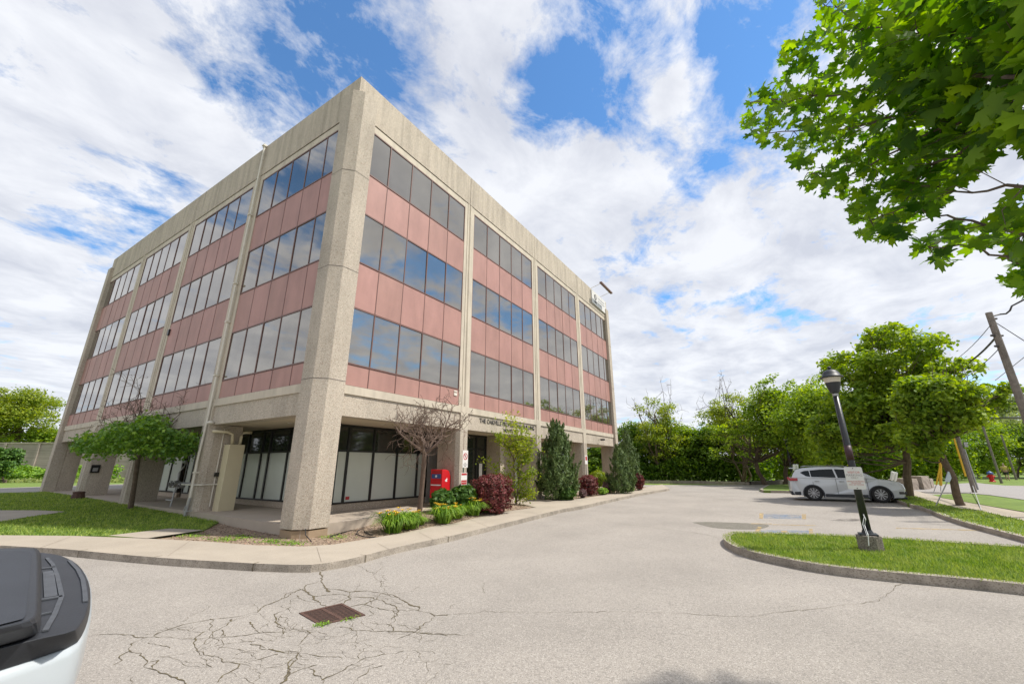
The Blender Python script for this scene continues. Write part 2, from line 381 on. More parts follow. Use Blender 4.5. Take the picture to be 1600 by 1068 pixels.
# joints scored across the sidewalk
jb = MB()
for (a, b) in [((590, 848), (617, 862)), ((300, 842), (262, 868)), ((495, 854), (502, 877)), ((655, 831), (682, 845)), ((735, 811), (765, 823)), ((810, 796), (845, 803)), ((110, 838), (60, 856))]:
    p = np.array(W(*a, .144)); q = np.array(W(*b, .144)); d = (q - p); nrm = np.array([-d[1], d[0], 0]); nrm /= np.linalg.norm(nrm); w = .005
    jb.quad(tuple(p - nrm * w), tuple(p + nrm * w), tuple(q + nrm * w), tuple(q - nrm * w))
tag(jb.build('sidewalk_joint', mat('joint_fill', (.24, .2, .16), .95)), kind='structure')
# soil bed at the corner and along the front
inL = inw[::-1]
bed_back = [(14.6, -.0), (1.0, 0.0), (0.0, 0.0), (0.0, 8.5)]
bed = [W(*p, .1)[:2] for p in [(229, 841), (318, 828)]]
bedpoly = [W(838, 792, .1)[:2]] + [p for p in px([(772, 801), (707, 817.5), (679, 821), (630, 832), (560, 843.5), (520, 850), (475, 853), (400, 851), (320, 845), (229, 840.5)], .14)] + [W(318, 829, .1)[:2], W(345, 815, .1)[:2], (-.1, 6.2), (-.0, 6.2), (-.0, -.0), (9.6, -.0), W(800, 787, .1)[:2]]
sheet('planting_bed', bedpoly, 0.0, M_mulch, skirt=.1, step=.4, z=lambda x, y: BZ(x, y) + .015 * math.sin(3.1 * x + 1.3 * y) * math.sin(2.3 * y))
entry = [W(800, 787, .1)[:2], W(838, 792, .1)[:2], W(870, 781, .1)[:2], (13.3, -.0), (9.6, -.0)]
sheet('entry_path', [(9.6, 0.0), W(800, 787, .1)[:2], W(838, 792, .14)[:2], W(870, 781.5, .14)[:2], (13.6, 0.0)], .135, M_walk, step=1.0)
sheet('planting_bed', [(13.6, 0.0), W(870, 781.5, .14)[:2]] + px([(906, 778.6), (950, 772), (998, 765), (1012, 760)], .14) + [(27.5, -0.0)], .13, M_mulch, step=1.0)
# lawn at the left
lawn = px([(318, 828), (264, 825.5), (169, 836.4), (118, 836.4), (0, 835.5), (-60, 835), (-80, 770), (0, 769), (58, 768.5)], .13) + [(-0.02, 27.5), (-.02, 6.1), W(345, 815, .1)[:2]]
sheet('lawn', lawn, .13, M_grass, skirt=.2, step=1.0)
sheet('spur_path', px([(264, 825.5), (318, 828), (229, 841), (169, 836.6)], .14), .15, M_walk, step=1.0)
sheet('side_path', px([(-60, 797), (60, 797), (104, 799), (40, 808), (0, 815), (-60, 818)], .14), .15, M_walk, step=1.0)

# right-hand verge, sidewalk, street
verge = px([(1392, 781), (1420, 791.5), (1442, 797), (1478, 812), (1516, 824.5), (1555, 834.5), (1600, 847), (1680, 868)], 0) + px([(1680, 830), (1600, 813), (1532, 797.5), (1494, 793), (1463, 785), (1430, 775), (1405, 771), (1300, 767), (1300, 771)], .13)
sheet('verge', verge, .12, M_grass, skirt=.2, step=1.5)
def ribbon(name, pts, w, off, material, h=0.0, **k):
    mb = MB(); P = [np.array(p) for p in pts]
    for i in range(len(P) - 1):
        a, b = P[i], P[i + 1]
        def nr(j):
            t = P[min(j + 1, len(P) - 1)] - P[max(j - 1, 0)]; n = np.array([-t[1], t[0]]); return n / np.linalg.norm(n)
        na, nb = nr(i), nr(i + 1)
        q = [a - na * w[0], b - nb * w[0], b + nb * w[1], a + na * w[1]]
        z = [G(*c) + off for c in q]
        mb.quad(*[(c[0], c[1], zz) for c, zz in zip(q, z)])
        if h:
            for c0, c1, z0, z1 in ((q[0], q[1], z[0], z[1]), (q[3], q[2], z[3], z[2])):
                mb.quad((c0[0], c0[1], z0), (c1[0], c1[1], z1), (c1[0], c1[1], z1 - h), (c0[0], c0[1], z0 - h))
    o = mb.build(name, material); k.setdefault('kind', 'structure'); return tag(o, **k)
def densify(pts, step=.6):
    out = []
    for a, b in zip(pts[:-1], pts[1:]):
        n = max(1, int(math.dist(a, b) / step))
        for i in range(n): out.append((a[0] + (b[0] - a[0]) * i / n, a[1] + (b[1] - a[1]) * i / n))
    out.append(pts[-1]); return out
def smooth_line(pts, it=2):
    for _ in range(it):
        q = [pts[0]]
        for a, b in zip(pts[:-1], pts[1:]):
            q.append((a[0] * .75 + b[0] * .25, a[1] * .75 + b[1] * .25)); q.append((a[0] * .25 + b[0] * .75, a[1] * .25 + b[1] * .75))
        q.append(pts[-1]); pts = q
    return pts
vl = smooth_line(px([(1388, 780), (1420, 791.5), (1442, 797), (1478, 812), (1516, 824.5), (1555, 834.5), (1600, 847), (1680, 868)], 0))
ribbon('curb', vl, (.02, .15), .135, M_curb, h=.3)
sheet('sidewalk', px([(1680, 830), (1600, 813), (1532, 797.5), (1494, 793), (1463, 785), (1430, 775), (1405, 771), (1405, 766), (1430, 766), (1456, 773), (1474, 778), (1514, 785), (1600, 800), (1680, 812)], .13), .135, M_walk, step=2)
sheet('street', px([(1700, 800), (1600, 781), (1546, 773.5), (1510, 770.5), (1456, 770), (1405, 766), (1415, 757), (1470, 757), (1525, 754), (1541, 756), (1600, 761), (1700, 768)], 0), .03, M_road, step=4)
sheet('verge', px([(1456, 772.5), (1474, 777.5), (1514, 784.5), (1600, 799), (1680, 811), (1680, 796), (1600, 781), (1546, 773.5), (1510, 770.5)], .12), .125, M_grass, step=2)
# island in the foreground
isl_out = [(1600, 925.6), (1500, 915), (1390, 905), (1320, 897.5), (1256, 888), (1221, 880.5), (1185, 873), (1155, 864), (1137, 855), (1130, 846), (1136, 839.5), (1150, 837.5), (1240, 840), (1316, 843), (1420, 849), (1500, 855), (1600, 862)]
io = px([(1720, 940)] + isl_out + [(1720, 871)], 0.03)
io = smooth_line(io, 2)
sheet('traffic_island', io, .12, M_grass, skirt=.2, step=1.0)
cb = MB(); ring = io; n = len(ring)
P = [np.array(p) for p in ring]
cen = sum(P) / n
area = sum(P[i][0] * P[(i + 1) % n][1] - P[(i + 1) % n][0] * P[i][1] for i in range(n)); sg = 1 if area > 0 else -1
for i in range(n - 1):
    def inward(j):
        t = P[min(j + 1, n - 1)] - P[max(j - 1, 0)]; q = np.array([-t[1], t[0]]) * sg; return q / np.linalg.norm(q)
    a, b = P[i], P[i + 1]; ia, ib = a + inward(i) * .16, b + inward(i + 1) * .16; oa, ob = a - inward(i) * .01, b - inward(i + 1) * .01
    h = .15
    za, zb = G(*a), G(*b)
    cb.quad((oa[0], oa[1], za + h), (ob[0], ob[1], zb + h), (ib[0], ib[1], zb + h), (ia[0], ia[1], za + h))
    cb.quad((oa[0], oa[1], za - .1), (ob[0], ob[1], zb - .1), (ob[0], ob[1], zb + h), (oa[0], oa[1], za + h))
    cb.quad((ia[0], ia[1], za - .1), (ib[0], ib[1], zb - .1), (ib[0], ib[1], zb + h), (ia[0], ia[1], za + h))
tag(cb.build('curb', M_curb), kind='structure')
kj = MB()
def kerb_joint(u, v, h, inw, w=.009):
    p = np.array(W(u, v, 0)); t = unit(np.array(W(u + 6, v + inw, 0)) - p); n_ = np.array([-t[1], t[0], 0]); back = n_ if n_ @ (p - np.array([CX, CY, 0])) > 0 else -n_
    a = p - back * .018; b = p + back * .15; z0 = G(*p[:2]) - .05; z1 = G(*p[:2]) + h + .003
    for q0, q1 in ((a - t * w, a + t * w),): kj.quad((q0[0], q0[1], z0), (q1[0], q1[1], z0), (q1[0], q1[1], z1), (q0[0], q0[1], z1))
    kj.quad(tuple(np.append((a - t * w)[:2], z1)), tuple(np.append((a + t * w)[:2], z1)), tuple(np.append((b + t * w)[:2], z1)), tuple(np.append((b - t * w)[:2], z1)))
for q_ in [(1184, 872.5, .15, 2.2), (1390, 905, .15, .6), (1256, 888, .15, 1.2), (1500, 915, .15, .6), (122, 870.5, .14, .55), (240, 881, .14, .5), (395, 892, .14, .2), (570, 878, .14, -1.7), (700, 846.5, .14, -1.3)]: kerb_joint(*q_)
tag(kj.build('kerb_joint', M_crack), kind='structure')
i2 = px([(1187, 767), (1195, 769.5), (1236, 770), (1300, 772), (1310, 762), (1240, 758), (1200, 760)], .0)
sheet('traffic_island', i2, .13, M_grass, skirt=.2, step=1.5)
ribbon('curb', smooth_line(px([(1310, 772.5), (1236, 770), (1195, 769.5), (1187, 767), (1200, 760)], 0), 1), (.12, .02), .15, M_curb, h=.3)
# low kerb at the back of the lot
ribbon('curb', densify([W(985, 753.5)[:2], W(1085, 754)[:2], W(1172, 757)[:2]], 3), (.1, .1), .22, M_curb, h=.4)
ribbon('curb', densify([W(1172, 757)[:2], W(1240, 754)[:2]], 3), (.15, .15), .3, M_wood, h=.5)

# cracks in the asphalt (real dark ribbons of irregular width)
def tr(pts, ox, oy, sc): return [(ox + x / sc, oy + y / sc) for x, y in pts]
A_ = lambda p: tr(p, 420, 880, 5.68); B_ = lambda p: tr(p, 0, 880, 3.2)
cr_list = [(A_([(455, 70), (475, 170), (500, 215), (540, 250)]), 1.5), (A_([(500, 215), (620, 230), (715, 250), (850, 240), (1000, 260), (1110, 280), (1230, 345), (1330, 380), (1320, 410), (1430, 435), (1475, 460), (1591, 455)]), 1.3),
 (A_([(270, 220), (330, 250), (400, 290), (460, 345), (510, 380)]), 1.3), (A_([(450, 155), (330, 190), (330, 250)]), .7), (A_([(0, 355), (120, 310), (270, 230)]), 1),
 (A_([(400, 290), (620, 270), (720, 290), (850, 300), (960, 315), (1050, 355), (1130, 380), (1155, 420), (1090, 490)]), 1.1), (A_([(660, 355), (730, 310), (720, 250)]), .8),
 (A_([(730, 380), (850, 360), (960, 315)]), .8), (A_([(790, 410), (860, 360), (1050, 410), (1155, 420)]), .6), (A_([(630, 560), (740, 590), (870, 590), (1100, 600), (1300, 605), (1591, 640)]), 1),
 (A_([(1475, 460), (1300, 605), (1150, 660)]), .6), (A_([(0, 755), (120, 785), (260, 795), (400, 810), (650, 835)]), .9), (A_([(260, 795), (200, 850), (170, 930), (185, 980), (100, 1060)]), 1.2),
 (A_([(185, 980), (300, 930), (430, 895)]), .7), (A_([(470, 1030), (650, 950), (780, 880), (870, 830), (1050, 800), (1200, 770)]), .9), (A_([(360, 930), (410, 990), (480, 1060)]), .9),
 (A_([(260, 795), (340, 640), (300, 560)]), .6), (A_([(200, 380), (50, 450), (75, 530), (150, 590), (190, 590)]), .6), (A_([(750, 1060), (880, 960), (1010, 900)]), .7),
 (A_([(900, 520), (1090, 545), (1100, 600)]), .6), (A_([(1230, 345), (1150, 355), (1050, 355)]), .5), (A_([(560, 330), (460, 345), (330, 330), (250, 280)]), .5), (A_([(850, 480), (930, 440), (900, 400)]), .5),
 (A_([(1000, 260), (960, 315)]), .6), (A_([(1110, 420), (1230, 420), (1320, 410)]), .6),
 (B_([(460, 355), (580, 350), (720, 370), (830, 365), (980, 375), (1160, 365), (1300, 345), (1540, 340)]), .6), (B_([(770, 358), (850, 325), (930, 300), (1080, 275), (1180, 265), (1290, 240), (1320, 210), (1400, 180), (1430, 150), (1520, 125)]), .8),
 (B_([(715, 372), (650, 435), (600, 460), (568, 505)]), .7), (B_([(650, 435), (740, 490), (760, 525), (850, 560), (930, 600)]), 1), (B_([(750, 490), (795, 480), (760, 525)]), .8),
 (B_([(1160, 275), (1130, 310), (1060, 350), (1020, 400)]), .9), (B_([(1020, 340), (975, 370), (985, 435), (1090, 465), (1200, 500), (1090, 590)]), .8), (B_([(1250, 400), (1300, 425), (1400, 440), (1490, 440), (1440, 520), (1440, 550), (1400, 600)]), 1.1),
 (B_([(1200, 500), (1390, 450)]), .7), (B_([(1250, 290), (1270, 320), (1300, 345)]), .9), (B_([(1370, 250), (1390, 300), (1420, 350)]), .6), (B_([(740, 395), (850, 420)]), .6), (B_([(1090, 430), (1120, 405), (1110, 330)]), .5),
 (B_([(800, 465), (985, 440), (1120, 400), (1280, 385)]), .45), (B_([(1330, 520), (1440, 515), (1580, 505)]), .5),
 (tr([(310, 325), (450, 315), (640, 295), (840, 305), (1150, 300), (1600, 300)], 600, 880, 4.0) + tr([(300, 220), (620, 235), (760, 215), (880, 205), (1080, 180), (1120, 150), (1170, 115)], 900, 860, 2.286), .42),
 (tr([(0, 515), (300, 550), (600, 585), (760, 610), (870, 640)], 960, 720, 5.333), .7), (tr([(0, 415), (200, 430), (560, 450)], 600, 880, 4.0), .5)]
rc_ = random.Random(21)
for k in range(90):
    cu_, cv_, sp_ = [(520, 955, 95), (430, 1010, 110), (610, 950, 80), (330, 1030, 90), (540, 1030, 120)][k % 5]
    u_, v_ = rc_.gauss(cu_, sp_), rc_.gauss(cv_, 26)
    if v_ < 905 or u_ > 860 or u_ < 190 or (460 < u_ < 575 and 940 < v_ < 980): continue
    a_ = rc_.uniform(-.9, .9) + (math.pi if rc_.random() < .5 else 0); pl_ = [(u_, v_)]
    for j in range(rc_.randint(2, 5)): a_ += rc_.gauss(0, .55); u_ += math.cos(a_) * 17; v_ += math.sin(a_) * 8; pl_.append((u_, v_))
    cr_list.append((pl_, rc_.uniform(.22, .5)))
mb = MB()
for pts, w in cr_list:
    P = [np.array(W(u, v, 0.003)[:2]) for u, v in pts]; Q = []
    for a, b in zip(P[:-1], P[1:]):
        L = np.linalg.norm(b - a); n = max(2, int(L / .045)); nn = np.array([-(b - a)[1], (b - a)[0]]) / (L + 1e-6)
        off = 0
        for i in range(n):
            t = i / n; off = off * .7 + random.gauss(0, .012); Q.append(a + (b - a) * t + nn * off * math.sin(math.pi * t) * 1.4)
    Q.append(P[-1]); prev = None
    dist = 0
    for i, q in enumerate(Q):
        t = Q[min(i + 1, len(Q) - 1)] - Q[max(i - 1, 0)]; nn = np.array([-t[1], t[0]]); nn /= np.linalg.norm(nn) + 1e-6
        ww = .0041 * w * random.uniform(.25, 1.7) * (1 + .9 * max(0, math.sin(i * .21 + w * 9)))
        if i > 0: dist += np.linalg.norm(q - Q[i - 1])
        dcam = math.hypot(q[0] - CX, q[1] - CY); ww *= max(.7, min(1.4, dcam / 6))
        a, b = q - nn * ww, q + nn * ww; z = G(*q) + .004
        cur = ((a[0], a[1], z), (b[0], b[1], z))
        if prev: mb.quad(prev[0], prev[1], cur[1], cur[0])
        prev = cur
tag(mb.build('asphalt_crack', M_crack), kind='structure')
# gravel patch, bay markings
sheet('asphalt_patch', smooth_line(px(tr([(650, 510), (760, 505), (1000, 512), (1280, 525), (1295, 545), (1180, 575), (850, 560), (760, 540)], 960, 720, 5.333), 0)), .005, M_patch, step=2)
Z_ = lambda p: px(tr(p, 1060, 760, 6.154), 0)
for q in ([(790, 415), (1255, 420), (1255, 467), (800, 447)], [(820, 262), (1180, 272), (1185, 312), (820, 302)]):
    sheet('parking_marking', Z_(q), .006, M_paintblue, step=2)
for q in ([(765, 385), (803, 390), (770, 452), (728, 447)], [(1255, 405), (1288, 405), (1308, 482), (1256, 470)], [(780, 252), (820, 255), (812, 310), (778, 305)], [(1188, 263), (1228, 265), (1228, 316), (1190, 312)],
          [(700, 352), (900, 355), (900, 362), (700, 359)], [(980, 425), (1040, 422), (1060, 440), (1000, 440)], [(910, 362), (1320, 372), (1320, 377), (910, 367)]):
    sheet('parking_marking', Z_(q), .008, M_paintyel, step=2)
sheet('parking_line', px([(1400, 824), (1530, 827.5), (1530, 828.8), (1400, 825.2)], 0), .006, M_paintyel, step=2)

M_stainp = mat('oil_stain', (.09, .08, .07), .8, .2, 3, alpha_noise=(3.5, .36, .62, .6))
for (u_, v_, a_, b_) in [(1399, 846, 28, 2.2), (1445, 850, 22, 2), (1250, 847, 20, 1.6), (1330, 812, 30, 2)]:
    sheet('oil_stain', px([(u_ + a_ * math.cos(t_ * .7) * (1 + .25 * math.sin(t_ * 2.1)), v_ + b_ * math.sin(t_ * .7)) for t_ in range(9)], 0), .0065, M_stainp, step=2)

# ------------------------------------------------------------------ BUILDING
bld = empty('office_building', (0, 0, 0), label='four-storey office building of beige aggregate concrete with pink panel bands and mirrored windows', cat='building')
PA = {'R': (0.532, 1.190, 0.727), 'L': (0.504, 1.1876, 0.799)}
ROWS = [(12.054, 14.0), (8.411, 10.4), (4.79, 6.754)]
SPAN = [(10.4, 12.054), (6.754, 8.411), (4.103, 4.79)]
TF = {'R': lambda s, d, z: (s, d, z), 'L': lambda s, d, z: (d, s, z)}
for F in 'RL':
    a, p, gap = PA[F]; T = TF[F]; pitch = 5 * p + gap
    for k in range(4):
        s0 = a + k * pitch; s1 = s0 + 5 * p
        for ri, (z0, z1) in enumerate(ROWS):
            fr = MB()
            for c in range(1, 5): fr.box(s0 + c * p - .014, s0 + c * p + .014, .0, .05, SPAN[ri][0] + .012, z0 - .0005, T)
            if ri == 2: fr.box(s0, s1, .003, .06, SPAN[2][0] - .01, SPAN[2][0] + .012, T)
            for c in range(6):
                w = .021; x = s0 + c * p
                xa, xb = (x - w, x + w) if 0 < c < 5 else ((x, x + .035) if c == 0 else (x - .035, x))
                fr.box(xa, xb, -.006, .03, z0 + .045, z1 - .05, T)
            fr.box(s0, s1, -.008, .03, z0, z0 + .045, T); fr.box(s0, s1, -.008, .03, z1 - .05, z1, T)
            f = fr.build('window', M_bronze, bld)
            gl = MB()
            for c in range(5):
                x0 = s0 + c * p + .02; x1 = x0 + p - .04; t1, t2, t3 = (max(-.008, min(.008, random.gauss(0, .0035))) for _ in range(3))
                gl.quad(T(x0, .016 + t1, z0 + .03), T(x1, .016 + t2, z0 + .03), T(x1, .016 + t2 + t3, z1 - .03), T(x0, .016 + t1 + t3, z1 - .03))
            gl.build('glass', M_glass, f)
        for (z0, z1) in SPAN:
            sp = MB()
            for c in range(5):
                x0 = s0 + c * p + (.012 if c else 0); x1 = s0 + (c + 1) * p - (.012 if c < 4 else 0); t = random.gauss(0, .002)
                sp.box(x0, x1, .010 + t, .09, z0 + (.012), z1 - .012, T)
            s_ = sp.build('spandrel_panel', M_pink, bld); at_ = s_.data.attributes.new('rnd', 'FLOAT', 'FACE'); at_.data.foreach_set('value', np.repeat(RNG.random(5), 6).astype(np.float32))
    # pilasters
    for k in range(3):
        s0 = a + k * pitch + 5 * p; s1 = s0 + gap; c = (s0 + s1) / 2
        pb = MB()
        pb.box(s0, c - .012, -.012, .12, 4.10, 14.30, T); pb.box(c + .012, s1, -.012, .12, 4.10, 14.30, T)
        pb.box(c - .012, c + .012, .02, .12, 4.10, 14.30, T)
        pb.box(c - .16, c - .05, -.035, -.0125, 4.10, 14.30, T); pb.box(c + .05, c + .16, -.035, -.0125, 4.10, 14.30, T)
        pb.build('pilaster', M_trim, bld)
        pr = MB()
        w0, w1 = s0 + .02, s1 - .02
        zb = -.45
        poly = [(w0, 1.08), (w0, .12), (w0 + .10, -.06), (w1 - .10, -.06), (w1, .12), (w1, 1.08)]
        pr.prism([(x, y) for x, y in poly], zb, 3.13, T)
        pi = pr.build('pier', M_conc, bld)
        gr = MB(); gr.box(c - .012, c + .012, -.064, -.061, zb, 3.12, T); gr.build('pier_joint', M_bronze, pi)
        pc = MB(); pc.box(w0 + .10, w1 - .10, -.058, -.0, 3.13, 4.097, T); pc.build('pilaster', M_trim, bld)
    # trims, band, parapet
    for k in range(4):
        tb = MB(); bb = MB(); pp = MB(); tt = MB()
        s0 = a + k * pitch; s1 = s0 + 5 * p
        tb.box(s0 - (gap if k else .4), s1, -.05, .1, 3.82, 4.092, T)
        tt.box(s0, s1, -.008, .12, 14.003, 14.285, T)
        bb.box(s0 - (gap / 2 - .012 if k else .4), s1 + gap / 2 - .012 if k < 3 else s1 + .4, .0, .45, 3.13, 3.82, T)
        e0 = (s0 - gap / 2 + .014) if k else -.03; e1 = (s1 + gap / 2 - .014) if k < 3 else s1 + .42
        if F == 'L' and k == 0: e0 = .24
        pp.box(e0, e1, -.03, .24, 14.33, 15.96, T)
        tb.build('trim_course', M_trim, bld); tt.build('window_head_trim', M_trim, bld); bb.build('lower_band', M_conc, bld); pp.build('parapet', M_parapet, bld)
    dg = MB(); dg.box(.3, 26.6, -.001, .05, 14.286, 14.329, T); dg.build('painted_shadow_line', M_ink, bld)  # ink-dark strip paints in the shadow line below the parapet
# corner columns
def corner_column(cx, cy, sx, sy, z0, z1, base=False):
    A_, B, C_ = .194, .72, .12
    pts = [(-A_, B), (-A_, C_), (C_, -A_), (B, -A_), (B, .35), (.35, B)]
    pts = [(cx + sx * x, cy + sy * y) for x, y in pts]
    mb = MB(); levels = [z0, 4.16, 7.9, 11.65, z1]
    mb.prism(pts, z0, z1); c = mb.build('corner_column', M_conc, bld, bevel=.012)
    for z in levels[1:-1]:
        jm = MB()
        for i in range(3):
            (x0, y0), (x1, y1) = pts[i], pts[i + 1]; nx, ny = (y0 - y1), (x1 - x0); L = math.hypot(nx, ny); nx, ny = nx / L * .004, ny / L * .004
            if (nx * (pts[i][0] - cx - sx * .5) + ny * (pts[i][1] - cy - sy * .5)) < 0: nx, ny = -nx, -ny
            jm.quad((x0 + nx, y0 + ny, z - .012), (x1 + nx, y1 + ny, z - .012), (x1 + nx, y1 + ny, z + .012), (x0 + nx, y0 + ny, z + .012))
        jm.build('column_joint', M_wood, c)
    if base:
        b2 = MB(); b2.prism([(cx + sx * x * .96 + .02, cy + sy * y * .96 + .02) for x, y in [(-A_, B), (-A_, C_), (C_, -A_), (B, -A_), (B, .35), (.35, B)]], -.6, z0 - .03)
        b2.build('column_base', mat('stained_footing', (.40, .29, .19), .95, .25, 4, bump=.5, bscale=20, stain=(4, .3, (1, 1, 1))), bld)
corner_column(0, 0, 1, 1, -.03, 15.25, True)
corner_column(0, 27.15, 1, -1, -.5, 15.1); corner_column(27.05, 0, -1, 1, -.5, 15.1); corner_column(27.05, 27.15, -1, -1, -.5, 15.1)
# deep lower parts of the two far columns
dp = MB(); dp.box(.1, 1.1, 26.45, 27.1, -.4, 3.12); dp.build('pier', M_conc, bld)
dp = MB(); dp.box(26.3, 27.0, .1, 1.1, -.4, 3.12); dp.build('pier', M_conc, bld)
# core, soffit, roof, ground floor
co = MB(); co.box(.13, 26.9, .13, 27.0, 3.2, 14.4); co.build('wall', M_trim, bld)
rf = MB(); rf.box(.2, 26.8, .2, 26.9, 14.41, 15.3); rf.build('roof', M_slab, bld)
bk = MB(); bk.box(26.91, 27.1, .8, 26.4, 3.13, 15.96); bk.build('rear_wall', M_conc, bld); bk = MB(); bk.box(.8, 26.4, 27.01, 27.2, 3.13, 15.96); bk.build('rear_wall', M_conc, bld)
sf = MB(); sf.box(.455, 26.9, .455, 27.0, 3.15, 3.19); sf.build('soffit', M_soffit, bld)
gc = MB(); gc.box(2.62, 19.0, 2.62, 18.6, -.5, 3.149); gc.build('ground_floor_wall', M_block, bld)
def slabz(x, y): return SL(x, y)
sheet_o = sheet('building_slab', [(-.02, -.02), (27.3, -.02), (27.3, 27.4), (-.02, 27.4)], 0, M_slab, skirt=.5, step=3, z=slabz)
del sheet_o['kind']; sheet_o.name = 'floor_slab'; sheet_o.parent = bld
# storefronts
def storefront(F, s_list, d, z_rail, ztop=3.10, zsill=.31, film=True, doors=None):
    T = TF[F]; s_list = sorted(s_list); f = MB()
    for i, s in enumerate(s_list):
        f.box(s - .045, s + .045, d - .06, d + .05, zsill + .06, ztop - .05, T)
    a, b = s_list[0] - .045, s_list[-1] + .045
    for z0, z1 in ((zsill, zsill + .06), (ztop - .05, ztop + .045)): f.box(a, b, d - .065, d + .05, z0, z1, T)
    for i in range(len(s_list) - 1): f.box(s_list[i] + .045, s_list[i + 1] - .045, d - .055, d + .05, z_rail - .035, z_rail + .035, T)
    fo = f.build('storefront', M_black, bld)
    g = MB(); gg = MB()
    for i in range(len(s_list) - 1):
        g.box(s_list[i] + .045, s_list[i + 1] - .045, d - .01, d + .01, z_rail + .035, ztop - .05, T)
        gg.box(s_list[i] + .045, s_list[i + 1] - .045, d - .01, d + .01, zsill + .06, z_rail - .035, T)
    g.build('glass', M_storeglass, fo); gg.build('film_panel' if film else 'glass', M_film if film else M_storeglass, fo)
    sl = MB(); sl.box(a, b, d - .03, d + .1, -.4, zsill - .001, T); sl.build('sill_wall', M_block, bld)
dS = 2.5
storefront('R', [1.65, 3.05, 4.25, 5.5, 6.72, 7.3], dS, 2.18)
sk = MB(); sk.box(3.17, 3.33, dS - .03, dS - .02, .44, .55); sk.build('sticker', M_signred, bld)
wp = MB(); wp.box(7.36, 8.0, dS - .05, dS + .06, 0.0, 2.6); wp.build('door', M_signw, bld)
storefront('L', [2.3, 3.9, 5.4, 6.8, 7.4, 8.6, 9.9], 2.45, 2.2)
storefront('L', [10.4, 11.6, 12.9, 13.6, 14.3], 2.45, 2.2, zsill=.36)
storefront('L', [14.9, 16.2, 17.3, 18.5], 2.45, 2.2, zsill=.38)
# entrance with dark doors behind the sign posts
storefront('R', [7.3, 8.2, 9.1, 10.1, 10.9], 1.75, 2.45, zsill=.06, film=False)
ds = MB(); ds.box(10.3, 10.55, 1.67, 1.68, 1.0, 1.75); ds.build('door_notice', M_signw, bld)
ew = MB(); ew.box(11.0, 11.35, .85, 2.6, -.2, 3.13); ew.box(11.35, 13.3, 1.4, 2.6, -.2, 3.13); ew.build('entrance_wall', M_block, bld)
storefront('R', [14.2, 15.4, 16.6, 17.8, 18.9], 2.5, 2.2)
ew = MB(); ew.box(18.6, 18.99, 1.2, 2.6, -.2, 3.13); ew.build('entrance_wall', M_block, bld)
# downpipe, conduit, duct box, lights
dn = MB(); yp = 6.72
dn.tube([(-.11, yp, 16.0), (-.11, yp, 3.4)], .04, 8); dn.tube([(-.11, yp, 3.4), (-.15, yp, 2.0), (-.14, yp, .55)], .04, 8)
for z in (15.9, 12.2, 8.9, 7.2, 5.0, 1.4): dn.box(-.2, -.06, yp - .08, yp + .08, z, z + .05)
dn.tube([(0.1, yp, 15.98), (-.13, yp, 16.0), (-.13, yp, 15.8)], .05, 8)
dn.build('downpipe', M_pipe, bld)
dn = MB(); dn.tube([(-.14, yp, .56), (-.15, yp + .02, .3), (-.18, yp + .05, -.25)], .05, 8); dn.tube([(-.1, yp - .3, .15), (-.3, yp - .1, .12), (-.2, yp + .05, .3)], .015, 6); dn.build('downpipe_foot', M_metal, bld)
cd = MB(); cd.tube([(.42, 6.44, 3.0), (.42, 6.44, .25)], .02, 6); cd.build('conduit', M_pipe, bld)
cdb = MB(); cdb.box(.36, .48, 6.34, 6.44, 1.28, 1.42); cdb.build('junction_box', M_black, bld)
hp = MB(); hp.tube([(-.14, yp - .1, 1.0), (.0, 6.40, 1.0), (.66, 6.40, 1.0)], .022, 6); hp.tube([(-.15, yp + .9, 1.0), (-.14, yp, 1.0)], .022, 6); hp.build('pipe_run', M_pipe, bld)
db = MB(); db.box(.50, 1.04, 5.98, 6.40, SL(0, 6.2) - .02, 2.42); dbo = db.build('duct_box', M_cream, bld, bevel=.01)
dp2 = MB()
dp2.tube([(-.02, 6.34, 2.88), (.45, 6.2, 2.88), (.62, 6.18, 2.80), (.66, 6.18, 2.42)], .055, 10); dp2.tube([(.93, 6.18, 2.42), (.93, 6.18, 2.75), (.98, 6.18, 2.88), (1.12, 6.2, 2.9), (1.3, 6.2, 2.9)], .055, 10)
dp2.build('duct_pipe', M_cream, dbo, smooth=True)
sl = MB(); sl.lathe([(.02, 0), (.11, .03), (.12, .08), (.05, .12)], 14, (-.12, 6.4, 3.13)); sl.build('wall_light', M_pipe, bld, smooth=True)
ph = MB(); ph.box(.15, .5, 19.86, 19.98, 1.35, 1.75); ph.build('payphone_box', M_black, bld)
ph = MB(); ph.box(.22, .42, 19.85, 19.858, 1.42, 1.6); ph.build('payphone_panel', M_metal, bld)
vv = MB(); vv.box(6.15, 6.35, -.02, .02, 4.5, 4.62); vv.box(6.15, 6.35, -.02, .02, 4.66, 4.72); vv.build('vent_grille', M_pipe, bld)
vv = MB(); vv.box(-.06, .02, 13.05, 13.2, 7.8, 8.1); vv.build('vent_grille', M_black, bld)
cmr = MB(); cmr.tube([(22.9, 0, 3.5), (22.9, -.25, 3.5)], .02, 6); cmr.box(22.8, 23.0, -.5, -.2, 3.42, 3.54); cmr.build('security_camera', M_ink, bld)
# lettering on the band over the entrance
XR = Matrix.Rotation(R(90), 4, 'X')
text_mesh('THE OAKVILLE PROFESSIONAL BUILDING', .30, 'building_lettering', M_ink, bld, Matrix.Translation((10.55, -.012, 3.60)) @ XR @ Matrix.Scale(.92, 4, (1, 0, 0)), extrude=.01)
text_mesh('NO 407', .25, 'building_lettering', M_ink, bld, Matrix.Translation((10.4, -.012, 3.30)) @ XR, extrude=.01)
